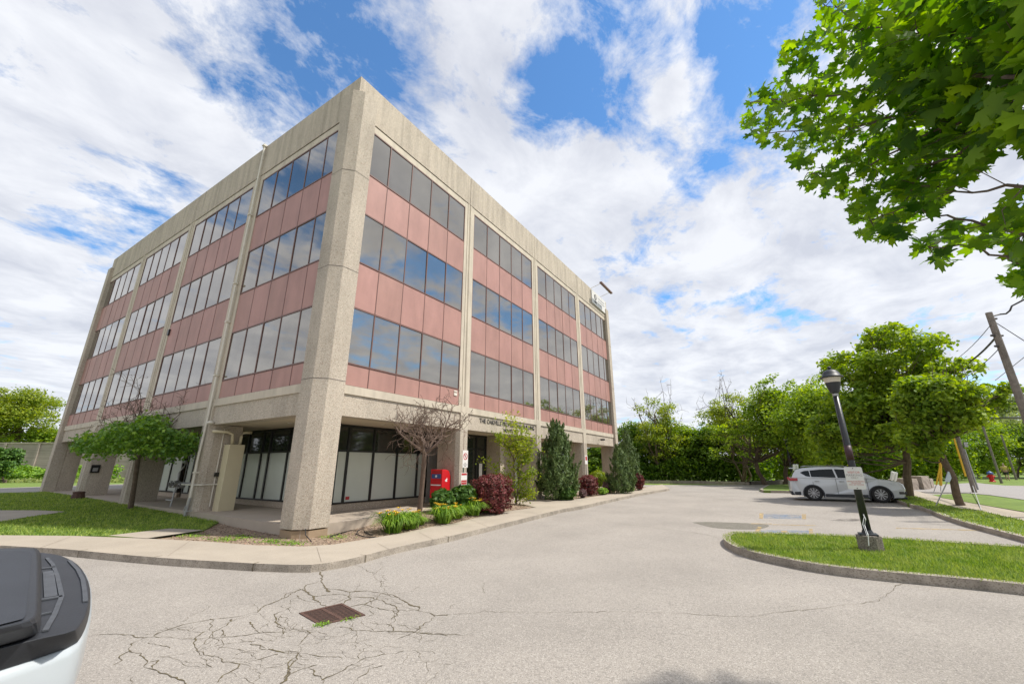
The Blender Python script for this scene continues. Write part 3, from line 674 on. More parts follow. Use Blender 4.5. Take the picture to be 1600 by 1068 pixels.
# roof-edge sign and its floodlight
sg_ = MB(); sg_.box(23.2, 26.5, -.12, -.062, 14.65, 15.85); sgo = sg_.build('facade_sign', M_signw, bld)
lg = MB(); lg.lathe([(.26, 0), (.26, .012)], 20, (0, 0, 0)); lgo = MB()
lgo.v = [(24.0 + x, -.125 - z, 15.38 + y) for x, y, z in lg.v]; lgo.f = lg.f; lgo.build('emblem', M_ink, sgo)
l2 = MB(); l2.box(23.95, 24.05, -.142, -.138, 15.2, 15.56); l2.box(23.85, 24.15, -.142, -.138, 15.34, 15.42); l2.build('emblem_mark', M_signw, sgo)
l3 = MB(); l3.box(23.75, 24.25, -.126, -.121, 14.85, 15.02); l3.build('emblem_text', M_ink, sgo)
for i, (z, w) in enumerate(((15.45, 1.5), (15.2, 1.6), (14.95, .9))):
    l4 = MB()
    x = 24.6
    while x < 24.6 + w: l4.box(x, x + .12, -.126, -.121, z, z + .1); x += .18
    l4.build('sign_text_line', M_metal, sgo)
fl = MB(); fl.tube([(23.4, .1, 16.0), (23.4, -.9, 16.25)], .02, 6); fl.tube([(25.6, .1, 16.0), (25.6, -.9, 16.25)], .02, 6); fl.build('light_arm', M_pipe, bld)
fb = MB(); fb.box(23.2, 25.9, -1.05, -.85, 16.2, 16.32); fb.build('sign_light', M_bronze, bld)
for (x, y) in ((3.6, 1.3), (9.3, 1.2), (16.4, 1.2)):
    sp = MB(); sp.lathe([(.09, 0), (.09, .02)], 12, (x, y, 3.128)); sp.build('soffit_light', M_lamp, bld)
sp = MB(); sp.lathe([(.09, 0), (.09, .02)], 12, (1.3, 3.6, 3.128)); sp.build('soffit_light', M_lamp, bld)

#@@PART2@@
# ------------------------------------------------------------------ vegetation tools
SHAPES = {
 'rhomb': [(0, -.5), (.3, -.1), (.22, .25), (0, .5), (-.22, .25), (-.3, -.1)],
 'spray': [(0, -.5), (.14, -.1), (.05, .5), (-.06, .45), (-.15, 0)],
 'star': [(0, -.35), (.45, -.3), (.3, .05), (.5, .3), (.14, .2), (0, .6), (-.14, .2), (-.5, .3), (-.3, .05), (-.45, -.3)],
}
_h = [(0, 1), (.08, .80), (.20, .74), (.15, .50), (.34, .56), (.50, .68), (.55, .50), (.74, .46), (.54, .29), (.45, .15), (.62, .09), (.67, -.06), (.42, -.05), (.2, -.15)]
SHAPES['maple'] = [(x * .8, (y - .3) * .8) for x, y in _h] + [(0, -.3 * .8)] + [(-x * .8, (y - .3) * .8) for x, y in _h[:0:-1]]
def leaf_cloud(name, pts, nrm, size, shape, material, parent, axis=None, fold=.25, kind=None, label=None):
    pts = np.asarray(pts, float); n = len(pts); nrm = unit(np.asarray(nrm, float))
    ref = RNG.normal(size=(n, 3)) if axis is None else np.asarray(axis, float)
    b = unit(ref - nrm * np.sum(ref * nrm, 1, keepdims=True)); a = np.cross(b, nrm)
    S = np.array(SHAPES[shape]); K = len(S); size = np.broadcast_to(size, (n,))[:, None, None]
    x = S[None, :, 0:1]; y = S[None, :, 1:2]; cv = RNG.uniform(.3, 1.4, (n, 1, 1)) * fold
    V = pts[:, None] + size * (x * a[:, None] + y * b[:, None] - (np.abs(x) + .6 * y * y) * cv * nrm[:, None])
    if parent is not None: V = V - np.array(parent.location)
    me = D.meshes.new(name); me.vertices.add(n * K); me.vertices.foreach_set('co', V.reshape(-1))
    me.loops.add(n * K); me.loops.foreach_set('vertex_index', np.arange(n * K, dtype=np.int32))
    me.polygons.add(n); me.polygons.foreach_set('loop_start', np.arange(0, n * K, K, dtype=np.int32))
    at = me.attributes.new('rnd', 'FLOAT', 'FACE'); at.data.foreach_set('value', RNG.random(n).astype(np.float32))
    me.update(calc_edges=True); me.validate(); me.materials.append(material)
    o = D.objects.new(name, me); COL.objects.link(o)
    if parent is not None: o.parent = parent
    if kind: o['kind'] = kind
    return o
def clump_points(cs, rs, n, flat=.65):
    """points on and near the upper shells of many leaf clumps"""
    cs = np.array(cs); rs = np.array(rs); w = rs ** 2; idx = RNG.choice(len(cs), n, p=w / w.sum())
    d = unit(RNG.normal(size=(n, 3))); d[:, 2] = np.where(RNG.random(n) < .6, np.abs(d[:, 2]), d[:, 2])
    r = RNG.random(n) ** .45 * (1 + .45 * RNG.random(n) ** 4)
    P = cs[idx] + d * (r * rs[idx])[:, None] * np.array([1, 1, flat])
    nr = unit(d * .5 + np.array([0, 0, .6]) + RNG.normal(size=(n, 3)) * .62)
    return P, nr
def limb(mb, a, b, r0, r1, sag=.15, n=5, seg=5):
    a = np.array(a, float); b = np.array(b, float); L = np.linalg.norm(b - a); mid = RNG.normal(size=3) * L * .09
    pts = []
    for i in range(seg + 1):
        t = i / seg; p = a + (b - a) * t + mid * math.sin(math.pi * t) + np.array([0, 0, -sag * L]) * math.sin(math.pi * t) * .6 + RNG.normal(size=3) * L * .012 * (0 < i < seg)
        pts.append(p)
    mb.tube(pts, [r0 + (r1 - r0) * (i / seg) for i in range(seg + 1)], n); return pts
def tree(label, base, crown, leaf, nleaf=6000, lsize=.24, ncl=34, clr=.27, r=.18, bark=None, group=None, name='tree', shape='rhomb', multi=1, fill=1.0, bare=0, cat='tree', low=.0, depth=None, flat=.65, fork=.35, via=None, more=()):
    """base (u,v) on the ground or a point; crown = (uL,uR,vTop,vBottom) measured at the tree's own depth"""
    if len(base) == 2: B = np.array(W(base[0], base[1], .0))
    else: B = np.array(base)
    if len(crown) == 4:
        fwd = RC @ np.array([0, 0, -1.0]); dep = (B - np.array([CX, CY, CZ])) @ fwd
        uc = (crown[0] + crown[1]) / 2; vc = (crown[2] + crown[3]) / 2
        C = np.array(on_depth(uc, vc, dep)); Lp = np.array(on_depth(crown[0], vc, dep)); Rp = np.array(on_depth(crown[1], vc, dep))
        rx_ = np.linalg.norm(Lp - Rp) / 2; rz_ = abs(on_depth(uc, crown[2], dep)[2] - on_depth(uc, crown[3], dep)[2]) / 2
    else: C = np.array(crown[0]); rx_, rz_ = crown[1]
    ry_ = min(rx_, max(rz_, 1.0) * 1.3) if rx_ > rz_ else rx_
    e = empty(name, tuple(B), label=label, cat=cat, group=group)
    cs = []; rs = []
    R0 = min(rx_, rz_) * clr * 1.5
    for _ in range(ncl):
        d = unit(RNG.normal(size=3)); rr = RNG.uniform(.45, .92) if fill >= 1 else RNG.uniform(.3, .95)
        rad = R0 * RNG.uniform(.45, 1.3)
        p = C + d * rr * np.array([max(rx_ - rad * .6, .2), max(ry_ - rad * .6, .2), max(rz_ - rad * .5, .2)])
        if p[2] < B[2] + low: p[2] = B[2] + low
        cs.append(p); rs.append(rad)
    for (c4, nc, kr) in more:
        u_, v_ = (c4[0] + c4[1]) / 2, (c4[2] + c4[3]) / 2; C2 = np.array(on_depth(u_, v_, dep)); ra = np.linalg.norm(np.array(on_depth(c4[0], v_, dep)) - np.array(on_depth(c4[1], v_, dep))) / 2; rb = abs(on_depth(u_, c4[2], dep)[2] - on_depth(u_, c4[3], dep)[2]) / 2
        for _ in range(nc):
            rad = min(ra, rb) * kr * RNG.uniform(.45, 1.3); cs.append(C2 + unit(RNG.normal(size=3)) * RNG.uniform(.4, 1.0) * np.array([max(ra - rad * .5, .1), max(min(ra, rb * 1.4) - rad * .5, .1), max(rb - rad * .4, .1)])); rs.append(rad)
    tm = MB(); trunks = []
    for k in range(multi):
        o = RNG.normal(size=3) * np.array([.4, .4, 0]) * (multi > 1) * max(1, rx_ * .25)
        top = C + np.array([o[0] * 2, o[1] * 2, rz_ * .3]); b0 = B + o * .3 - np.array([0, 0, .2])
        if via:
            vp = np.array(on_depth(via[0], via[1], dep)); p1_ = [b0 + (vp - b0) * t_ + RNG.normal(size=3) * .03 * (0 < t_ < 1) for t_ in (0, .25, .5, .75, 1)]; tm.tube(p1_, [r * 1.15, r * 1.05, r, r * .93, r * .86], 10); p2_ = limb(tm, vp, top, r * .85, r * .25, sag=0, n=8, seg=5); pts = p1_ + p2_[1:]
        else: pts = limb(tm, b0, top, r / (multi ** .5) * 1.15, r * .28, sag=0, n=8, seg=8)
        trunks.append(pts)
        if multi == 1: tm.tube([B - np.array([0, 0, .15]), B + np.array([0, 0, .22])], [r * 1.55, r * 1.08], 9)
    for c, rad in zip(cs, rs):
        T_ = trunks[RNG.integers(multi)]; hfrac = (c[2] - B[2]) / max(.1, (T_[-1][2] - B[2]))
        i = int(np.clip((hfrac * .62) * len(T_), len(T_) * fork, len(T_) - 2))
        limb(tm, T_[i], c, r * .30 * (1 - i / len(T_) * .5), r * .06, sag=.05, n=4, seg=4)
    for _ in range(bare):
        T_ = trunks[RNG.integers(multi)]; i = RNG.integers(len(T_) // 2, len(T_))
        d = unit(RNG.normal(size=3)); d[2] = abs(d[2]) * 1.2 + .3; p = C + unit(d) * RNG.uniform(.9, 1.25) * np.array([rx_, ry_, rz_])
        pl = limb(tm, T_[i], p, r * .18, .012, sag=0, n=4, seg=6)
        for j in range(6):
            q = pl[RNG.integers(2, 7)]; limb(tm, q, q + unit(RNG.normal(size=3) + np.array([0, 0, .7])) * RNG.uniform(.5, 1.1) * rx_ * .25, .02, .006, n=3, seg=3)
    tm.build('trunk', bark or M_bark, e, smooth=False)
    P, nr = clump_points(cs, rs, nleaf, flat)
    leaf_cloud('crown', P, nr, RNG.uniform(.7, 1.3, nleaf) * lsize, shape, leaf, e)
    return e

# ------------------------------------------------------------------ trees beyond the lot and along the street
GB = 'trees behind the parking lot'
tree('slim multi-stemmed tree with sparse yellow-green leaves and bare top twigs, right of the building', (1037, 752), (982, 1072, 600, 735), L_yellow, 6500, .19, 46, .16, .2, group=GB, multi=5, fill=.6, bare=12, flat=.8)
tree('half-bare tree spreading thin leafless limbs to the left above the low kerb', (1160, 753), (1085, 1190, 592, 715), L_yellow, 5500, .19, 40, .17, .2, group=GB, multi=4, fill=.6, bare=16, flat=.7)
tree('dense round maple with a dark trunk beside the small grass island', (1196, 757), (1158, 1262, 600, 722), L_maple, 16000, .23, 70, .25, .2, group=GB, low=1.6, more=(((1170, 1235, 580, 630), 14, .4), ((1100, 1180, 650, 730), 20, .3)))
tree('second dark-trunked leafy tree just left of the silver car', (1228, 756), (1196, 1312, 612, 745), L_maple, 18000, .22, 80, .25, .2, group=GB, low=.8, more=(((1235, 1300, 578, 640), 16, .35),))
for i, (u, v, c, m_, lab) in enumerate([
    (930, 751, (905, 962, 690, 752), L_dark, 'dark bushy tree seen under the far end of the building'),
    (985, 751, (955, 1018, 655, 752), L_dark, 'bushy dark tree behind the far conifer'),
    (1050, 751, (1012, 1085, 650, 752), L_maple, 'thick green bush-like tree under the slim multi-stemmed tree'),
    (1100, 751, (1062, 1135, 660, 752), L_dark, 'low dark leafy tree between the two sparse trees'),
    (1140, 751, (1100, 1180, 640, 738), L_yellow, 'yellow-green leafy tree above the low kerb, left of the dense round maple'),
    (1120, 750, (1040, 1130, 690, 752), L_shrub, 'dark undergrowth tree at the back kerb'),
    (1270, 750, (1225, 1350, 625, 750), L_dark, 'dense dark tree directly behind the silver car'),
    (1350, 750, (1290, 1420, 610, 752), L_dark, 'shady tree behind the black lamp post'),
    (1440, 748, (1390, 1500, 640, 752), L_dark, 'dark tree behind the stone blocks'),
    (1530, 746, (1485, 1570, 655, 748), L_maple, 'leafy tree across the street behind the hydrant'),
    (1590, 745, (1550, 1640, 640, 745), L_pale, 'pale-leaved tree across the street at the right edge'),
    (1545, 743, (1500, 1600, 615, 690), L_pale, 'tall pale flowering tree behind the slanting thin pole'),
    (1630, 746, (1580, 1700, 655, 748), L_dark, 'dark tree beyond the walking person'),
    ]):
    tree(lab, (u, v), (c[0] - 8, c[1] + 8, c[2] - 8, c[3]), m_, 11000, .26, 60, .25, .12, group='leafy trees filling the background', low=.6)
tree('large street maple with a straight mossy trunk behind the silver car bonnet', (1421, 779), (1252, 1500, 590, 748), L_maple, 44000, .20, 90, .20, .17, via=(1414, 700), flat=.8, more=(((1300, 1485, 503, 650), 75, .26), ((1330, 1460, 500, 560), 20, .3), ((1255, 1330, 630, 735), 25, .35)), group='street maples', low=3, name='maple_tree')
tree('street maple with a thick leaning trunk on the grass verge nearest the pavement', (1503, 794), (1400, 1530, 570, 698), L_maple, 20000, .17, 80, .22, .13, via=(1466, 690), flat=.75, more=(((1485, 1584, 580, 655), 30, .28), ((1390, 1450, 600, 690), 12, .3), ((1392, 1470, 640, 728), 16, .36), ((1430, 1540, 555, 600), 14, .3), ((1425, 1470, 690, 725), 5, .4)), group='street maples', low=3, name='maple_tree')
tree('bright maple filling the gap directly behind the silver car, its top level with the lamp', (1318, 762), (1212, 1372, 584, 742), L_maple, 30000, .21, 100, .24, .17, group='street maples', low=.8, name='maple_tree', flat=.7)
# left side, beyond the noise wall
tree('big spreading tree with yellow-green top above the noise wall', tuple(np.array(on_depth(18, 744, 74)) * [1, 1, 0] + [0, 0, -.1]), (-60, 84, 596, 700), L_yellow, 20000, .36, 60, .24, .5, group='trees behind the noise wall', fill=.7, low=5)
for u, c, lab in ((70, (30, 135, 655, 735), 'bright green bushy tree over the noise wall near the building'), (-20, (-90, 40, 660, 735), 'green bushy tree over the noise wall at the left edge'), (160, (110, 240, 668, 735), 'green tree over the noise wall seen between the piers')):
    tree(lab, tuple(np.array(on_depth(u, 740, 78)) * [1, 1, 0] + [0, 0, -.1]), c, L_maple, 7000, .5, 40, .3, .3, group='trees behind the noise wall', low=2)
tree('round dark shrub at the left edge beside the far pavement', (8, 753), (-30, 26, 694, 755), L_shrub, 4500, .26, 26, .3, .08, name='shrub', cat='shrub', low=.2)
# across the street, seen as reflections in the glass
for i, (x, y, h, rr, lab) in enumerate([(10, -36, 9, 5, 'leafy tree across the street, right of the lot entrance'), (-4, -38, 11, 6, 'tall leafy tree across the street opposite the building'), (24, -38, 9, 5.5, 'leafy tree across the street further along'), (-24, 2, 8, 5, 'leafy tree on the far side of the side road'), (-27, 16, 9, 5, 'second leafy tree on the far side of the side road')]):
    tree(lab, (x, y, G(x, y)), ((x, y, h * .6), (rr, h * .42)), L_dark, 4500, .4, 30, .3, .25, group='trees across the streets', low=2)

# ------------------------------------------------------------------ near maple, branch hanging in from the right
mt = empty('maple_tree', (-1.0, -19.2, G(-1.0, -19.2)), label='nearest maple, its big lobed leaves hanging in at the upper right corner', cat='tree', group='street maples')
tb = MB(); TBs = np.array([-1.0, -19.2, G(-1.0, -19.2) - .2]); hub = np.array([-1.2, -18.6, 3.4])
tb.tube([TBs, TBs + [0, 0, .5], (hub + TBs) / 2 + [.05, 0, 0], hub, hub + [.05, .1, 3.5]], [.30, .22, .19, .17, .08], 12)
def twig(mb, pts, r0, r1):
    P = [np.array(p, float) for p in pts]; Q = [P[0]]
    for a, b in zip(P[:-1], P[1:]):
        for t in (.33, .66, 1.0): Q.append(a + (b - a) * t + RNG.normal(size=3) * .012 * (t < 1))
    mb.tube(Q, [r0 + (r1 - r0) * i / (len(Q) - 1) for i in range(len(Q))], 6); return Q
poly_up = [(1276, -40), (1276, 0), (1284, 43), (1243, 60), (1213, 80), (1211, 96), (1228, 112), (1200, 132), (1168, 142), (1160, 175), (1158, 205), (1192, 229), (1226, 230), (1243, 263), (1252, 295), (1284, 310), (1330, 326), (1336, 364), (1362, 374), (1400, 373), (1428, 355), (1440, 340), (1484, 318), (1472, 284), (1504, 285), (1530, 263), (1546, 240), (1571, 216), (1600, 236), (1680, 240), (1700, -40)]
poly_lo = [(1427, 380), (1442, 416), (1498, 410), (1525, 390), (1560, 380), (1590, 404), (1556, 440), (1575, 450), (1620, 452), (1680, 440), (1680, 300), (1600, 292), (1556, 316), (1560, 345), (1530, 352), (1485, 347), (1450, 360)]
def inside(p, poly):
    x, y = p; c = False; j = len(poly) - 1
    for i in range(len(poly)):
        if (poly[i][1] > y) != (poly[j][1] > y) and x < (poly[j][0] - poly[i][0]) * (y - poly[i][1]) / (poly[j][1] - poly[i][1]) + poly[i][0]: c = not c
        j = i
    return c
def ndep(u, v):      # nearer towards the upper right, farther at the tips
    return 3.7 - 1.9 * min(1, max(0, (u - 1170) / 430)) + .5 * (v / 450)
mains = []
for pl in ([(1760, 140), (1600, 120), (1480, 108), (1400, 128), (1300, 150), (1220, 155), (1172, 160)], [(1760, 220), (1600, 95), (1520, 60), (1420, 50), (1340, 30), (1290, 10)], [(1760, 180), (1640, 150), (1560, 170), (1470, 200), (1380, 245), (1300, 285), (1262, 270)],
           [(1740, 300), (1600, 292), (1520, 301), (1440, 290)], [(1760, 400), (1640, 378), (1600, 366), (1540, 352), (1480, 336), (1416, 321), (1360, 345)], [(1740, 460), (1640, 420), (1585, 410), (1530, 385), (1450, 385)], [(1760, 60), (1650, 20), (1560, -20), (1450, -30)], [(1760, 240), (1640, 235), (1580, 200), (1500, 150), (1420, 180), (1330, 200), (1240, 205), (1185, 205)],
           [(1560, 170), (1500, 240), (1450, 260), (1400, 330)]):
    P = [on_depth(u, v, ndep(u, v)) for u, v in pl]
    if pl[0][0] > 1700: tb.tube([hub + RNG.normal(size=3) * .05, (hub + np.array(P[0])) / 2 + [0, 0, .25], P[0]], [.045, .03, .018], 7)
    mains.append(twig(tb, P, .012, .0035))
allm = np.array([p for m in mains for p in m])
LP = []; LN = []; LS = []; LA = []
def add_leaf(P, s):
    nr = unit(np.array([0, 0, .55]) + RNG.normal(size=3) * .5 + np.array([-.12, .1, 0])); LP.append(P); LN.append(nr); LS.append(s); LA.append(unit(np.array([-.55, .2, -.65]) + RNG.normal(size=3) * .55))
cnt = 0; tw = 0
while cnt < 3300:
    u, v = RNG.uniform(1155, 1700), RNG.uniform(-60, 455)
    iu = inside((u, v), poly_up); il = inside((u, v), poly_lo)
    if not (iu or il): continue
    # leave gaps where sky shows
    nz = math.sin(u * .061 + 1.3) * math.sin(v * .083 + .4) + .6 * math.sin(u * .027 - v * .041)
    if nz < -.72 and RNG.random() < .93: continue
    if il and RNG.random() < .45: continue
    d = ndep(u, v) * RNG.uniform(.90, 1.30); P = np.array(on_depth(u, v, d)); add_leaf(P, RNG.uniform(.055, .15) * (1.08 if u > 1380 else .85)); cnt += 1
    if RNG.random() < .22:
        q = allm[np.argmin(np.linalg.norm(allm - P, axis=1))]
        if np.linalg.norm(q - P) < .28: tb.tube([q, (q + P) / 2 + RNG.normal(size=3) * .02, P], [.0035, .0025, .0015], 4)
# a farther bough of the same tree, whose shade falls on the lot in front of the camera
bough = []; k_ = 0
while len(bough) < 230 and k_ < 60000:
    k_ += 1; u = RNG.uniform(985, 1215); v = RNG.uniform(1058, 1170) + 9 * math.sin(u * .07)
    if v < 1070 and RNG.random() < .5: continue
    g_ = np.array(W(u, v, 0)); P = g_ + np.array(sun_vec) * RNG.uniform(5.5, 8.5); rel = RC.T @ (P - np.array([CX, CY, CZ])); uu, vv = 800 + FPX * rel[0] / -rel[2], 534 - FPX * rel[1] / -rel[2]
    if rel[2] < 0 and inside((uu, vv), poly_up): bough.append(P); LP.append(P); LN.append(unit(np.array([0, 0, 1]) + RNG.normal(size=3) * .4)); LS.append(RNG.uniform(.12, .2)); LA.append(RNG.normal(size=3))
if bough:
    bc = np.mean(bough, 0); tb.tube([hub + [0, 0, 1.5], (hub + bc) / 2 + [0, 0, .9], bc], [.06, .04, .015], 7)
    for q_ in bough[::9]: tb.tube([bc + (np.array(q_) - bc) * .15, q_], [.012, .004], 4)
for _ in range(1500):                                     # rest of the crown, above and behind
    P = hub + np.array([0, 0, 2.6]) + unit(RNG.normal(size=3)) * np.array([2.6, 2.6, 2.1]) * RNG.uniform(.5, 1) 
    LP.append(P); LN.append(unit(RNG.normal(size=3) * .5 + [0, 0, 1])); LS.append(.26); LA.append(RNG.normal(size=3))
for _ in range(16): limb(tb, hub + [0, 0, RNG.uniform(.2, 3)], hub + np.array([0, 0, 2.6]) + unit(RNG.normal(size=3)) * 2, .05, .012, n=5)
tb.build('trunk', M_bark, mt)
leaf_cloud('crown', np.array(LP), np.array(LN), np.array(LS) , 'maple', L_near, mt, axis=np.array(LA), fold=.22)

# ------------------------------------------------------------------ ornamental trees by the building
def ornamental(label, base, fork, spread, top, bark, leafm=None, twigs=True, crown=None, seed=3, gl=1.0, gr=1.0):
    rg = random.Random(seed); B = np.array(WB(*base) if base[0] > 400 else W(*base, .1)); fwd = RC @ np.array([0, 0, -1.0]); dep = (B - np.array([CX, CY, CZ])) @ fwd
    e = empty('ornamental_tree', tuple(B), label=label, cat='tree', group='small weeping trees by the building')
    F_ = np.array(on_depth(*fork, dep)); F_[:2] = B[:2] * .6 + F_[:2] * .4
    mb = MB(); mb.tube([B - [0, 0, .15], B + [0, 0, .1], B * .6 + F_ * .4 + [.02, .01, 0], F_ - [0, 0, .1], F_ + [0, 0, .06]], [.13, .095, .08, .085, .10], 10)
    C = np.array(on_depth((spread[0] + spread[1]) / 2, (top + fork[1]) / 2, dep)); rad = np.linalg.norm(np.array(on_depth(spread[0], top, dep)) - np.array(on_depth(spread[1], top, dep))) / 2
    H = abs(on_depth(fork[0], top, dep)[2] - F_[2]); tips = []
    C[:2] = C[:2] * .7 + F_[:2] * .3
    def grow(p, d, L, r, lev):
        n = 5; pts = [p]; q = p.copy(); dd = d.copy()
        for i in range(n):
            dd = unit(dd + np.array([rg.gauss(0, .22), rg.gauss(0, .22), rg.gauss(.06, .16)]) - np.array([0, 0, .06 * lev * (i / n)])); q = q + dd * L / n; pts.append(q.copy())
        mb.tube(pts, [max(.0065, r * (1 - .5 * i / n)) for i in range(n + 1)], 5 if lev < 2 else 3); tips.append((q, lev))
        if lev < 4 and r > .002:
            for k in range(4 if not lev else 3 if lev < 2 else 2):
                i = rg.randint(2, n); ax = unit(np.cross(dd, RNG.normal(size=3))); nd = unit(dd * .6 + ax * rg.uniform(.4, .9) + np.array([0, 0, rg.uniform(-.1, .35)]))
                grow(pts[i], nd, L * rg.uniform(.5, .78), r * .5, lev + 1)
    for k in range(9):
        a = 2 * math.pi * k / 9 + rg.uniform(-.2, .2); el = rg.uniform(.15, 1.1)
        grow(F_ + np.array([0, 0, rg.uniform(-.05, .05)]), unit(np.array([math.cos(a) * math.cos(el), math.sin(a) * math.cos(el), math.sin(el)])), rad * rg.uniform(.5, .62) * gl * (.8 if el > .8 else 1), .034 * gr, 0)
    mb.build('trunk', bark, e)
    return e, B, F_, C, rad, dep
e, *_ = ornamental('bare leafless ornamental tree with a tangle of crooked twigs in the front bed', (655, 806), (668, 708), (598, 748), 622, M_bark2, seed=5, gl=1.5, gr=1.5)
e, B, F_, C, rad, dep = ornamental('umbrella-shaped small tree on the lawn, dark green skirt of leaves under bare twigs', (203, 796), (205, 700), (112, 300), 640, M_bark, seed=11, gl=1.05, gr=1.2)
cs = []; rs = []
for (u, v) in [(135, 690), (160, 688), (185, 682), (210, 684), (240, 676), (262, 690), (285, 697), (150, 705), (180, 702), (210, 706), (240, 706), (270, 712), (295, 703), (165, 700), (225, 695), (250, 700), (128, 700), (230, 668), (245, 664), (215, 672), (190, 674), (225, 680), (172, 684), (255, 680), (148, 692), (275, 700), (200, 694), (235, 656), (290, 690)]:
    for s in (-1.2, -.5, .3, 1.0):
        p = np.array(on_depth(u, v + RNG.uniform(-4, 4), dep + s * rad * .75 * math.sqrt(max(0.05, 1 - ((u - 210) / 100) ** 2)))); cs.append(p); rs.append(rad * .19 * RNG.uniform(.7, 1.25))
P, nr = clump_points(cs, rs, 8500, .65)
leaf_cloud('crown', P, nr, RNG.uniform(.08, .155, 8500), 'star', L_shrub if False else mat('leaf_umbrella', (.18, .32, .04), .5, 0, 1.2, col2=(.08, .19, .022), trans=.25, rnd=.4), e)

# conifers, shrubs
def conifer(label, base, crown, n=9000, lean=0):
    B = np.array(W(*base, .1)); fwd = RC @ np.array([0, 0, -1.0]); dep = (B - np.array([CX, CY, CZ])) @ fwd
    top = np.array(on_depth((crown[0] + crown[1]) / 2 , crown[2], dep)); rad = np.linalg.norm(np.array(on_depth(crown[0], base[1], dep)) - np.array(on_depth(crown[1], base[1], dep))) / 2
    H = top[2] - B[2]; e = empty('conifer', tuple(B), label=label, cat='conifer', group='conifers along the front')
    mb = MB(); mb.tube([B - [0, 0, .1], B + [0, 0, H * .8]], [.09, .02], 7); mb.build('trunk', M_bark, e)
    # upright plumes
    PL = []; AX = []; NR = []
    for k in range(150):
        t = RNG.random() ** 1.15 * .9; a = RNG.uniform(0, 2 * math.pi); prof = (math.sin(math.pi * min(1, (t + .12) / 1.12) ** .62) ** .8) * (1 - t * .25)
        r = rad * prof * RNG.uniform(.62, .95); b = B + np.array([math.cos(a) * r, math.sin(a) * r, .12 + t * H * .86]); ln = RNG.uniform(.35, .75) * (H * .16 + .25)
        d = unit(np.array([math.cos(a) * .45 * (1 - t), math.sin(a) * .45 * (1 - t), 1.0]) + RNG.normal(size=3) * .15)
        m = n // 150; s = RNG.random(m); q = b + d * (s * ln)[:, None] + RNG.normal(size=(m, 3)) * (rad * .085 * (1.05 - s))[:, None]
        PL.append(q); AX.append(np.tile(d, (m, 1)) + RNG.normal(size=(m, 3)) * .45); NR.append(np.tile([math.cos(a), math.sin(a), .3], (m, 1)) + RNG.normal(size=(m, 3)) * .6)
    # inner core of foliage so the shrub is dense
    m = n // 4; t = RNG.random(m) * .92; a = RNG.uniform(0, 6.28, m); prof = np.sin(np.pi * np.minimum(1, (t + .12) / 1.12) ** .62) ** .8; r = rad * prof * RNG.uniform(.2, .7, m)
    PL.append(B + np.stack([np.cos(a) * r, np.sin(a) * r, .05 + t * H * .93], 1)); AX.append(np.tile([0, 0, 1.0], (m, 1)) + RNG.normal(size=(m, 3)) * .4); NR.append(np.stack([np.cos(a), np.sin(a), a * 0 + .2], 1) + RNG.normal(size=(m, 3)) * .5)
    P = np.concatenate(PL); leaf_cloud('foliage', P, np.concatenate(NR), RNG.uniform(.10, .20, len(P)), 'spray', L_conifer, e, axis=np.concatenate(AX))
conifer('tall broad cone-shaped conifer right of the entrance path', (872, 781), (836, 906, 641), 15000)
conifer('second conifer further along the front, half as wide', (972, 771), (949, 993, 688), 8000)
conifer('farthest conifer, its tip rising behind the second one', (986, 766), (968, 1004, 655), 5000)
def shrub(label, base, crown, leafm, n, ls, shape='rhomb', name='shrub', cat='shrub', group=None, box=False, stems=True, flat=1.0):
    B = np.array(WB(*base) if base[0] < 800 else W(*base, .11)); fwd = RC @ np.array([0, 0, -1.0]); dep = (B - np.array([CX, CY, CZ])) @ fwd
    uL, uR, vT, vB = crown; vc = (vT + vB) / 2; L_ = np.array(on_depth(uL, vc, dep)); R_ = np.array(on_depth(uR, vc, dep)); rx_ = np.linalg.norm(L_ - R_) / 2
    zt = on_depth((uL + uR) / 2, vT, dep)[2]; zb = on_depth((uL + uR) / 2, vB, dep)[2]; C = (L_ + R_) / 2; rz_ = (zt - zb) / 2; C[2] = (zt + zb) / 2
    e = empty(name, tuple(B), label=label, cat=cat, group=group)
    mb = MB()
    for k in range(12): limb(mb, B + RNG.normal(size=3) * [.06, .06, 0], C + unit(RNG.normal(size=3)) * [rx_ * .6, rx_ * .6, rz_ * .5], .014, .004, n=4, seg=3)
    mb.build('stems', M_bark, e)
    d = unit(RNG.normal(size=(n, 3)))
    if box: d = d / (np.abs(d) ** 4).sum(1, keepdims=True) ** .25
    lump = 1 + .10 * np.sin(d[:, 0:1] * 9 + 1) * np.sin(d[:, 1:2] * 8) + .07 * np.sin(d[:, 2:3] * 13)
    P = C + d * np.array([rx_, rx_ * .85, rz_]) * lump * (RNG.random((n, 1)) ** .22) * .97
    leaf_cloud('foliage', P, d * .7 + [0, 0, .4] + RNG.normal(size=(n, 3)) * .5, RNG.uniform(.7, 1.3, n) * ls, shape, leafm, e); return e
GS = 'shrubs in the front beds'
shrub('large trimmed dark-red barberry bush beside the daylilies', (768, 799), (737, 801, 741, 797), L_barb, 9000, .075, name='barberry_bush', group='red barberry bushes', box=True)
shrub('smaller dark-red barberry bush between the first and second conifers', (920, 774), (904, 935, 742, 772), L_barb, 3500, .09, name='barberry_bush', group='red barberry bushes', box=True)
shrub('farthest dark-red barberry bush at the end of the far bed', (998, 766), (989, 1008, 738, 764), L_barb, 2500, .09, name='barberry_bush', group='red barberry bushes')
shrub('dark glossy shrub in front of the red mailbox', (690, 800), (670, 712, 763, 800), L_shrub, 2200, .13, shape='star', group=GS)
shrub('green leafy shrub at the foot of the sign post', (722, 798), (700, 748, 755, 797), leafmat('leaf_midgreen', (.10, .19, .03), (.04, .10, .015), trans=.25), 2600, .14, shape='star', group=GS)
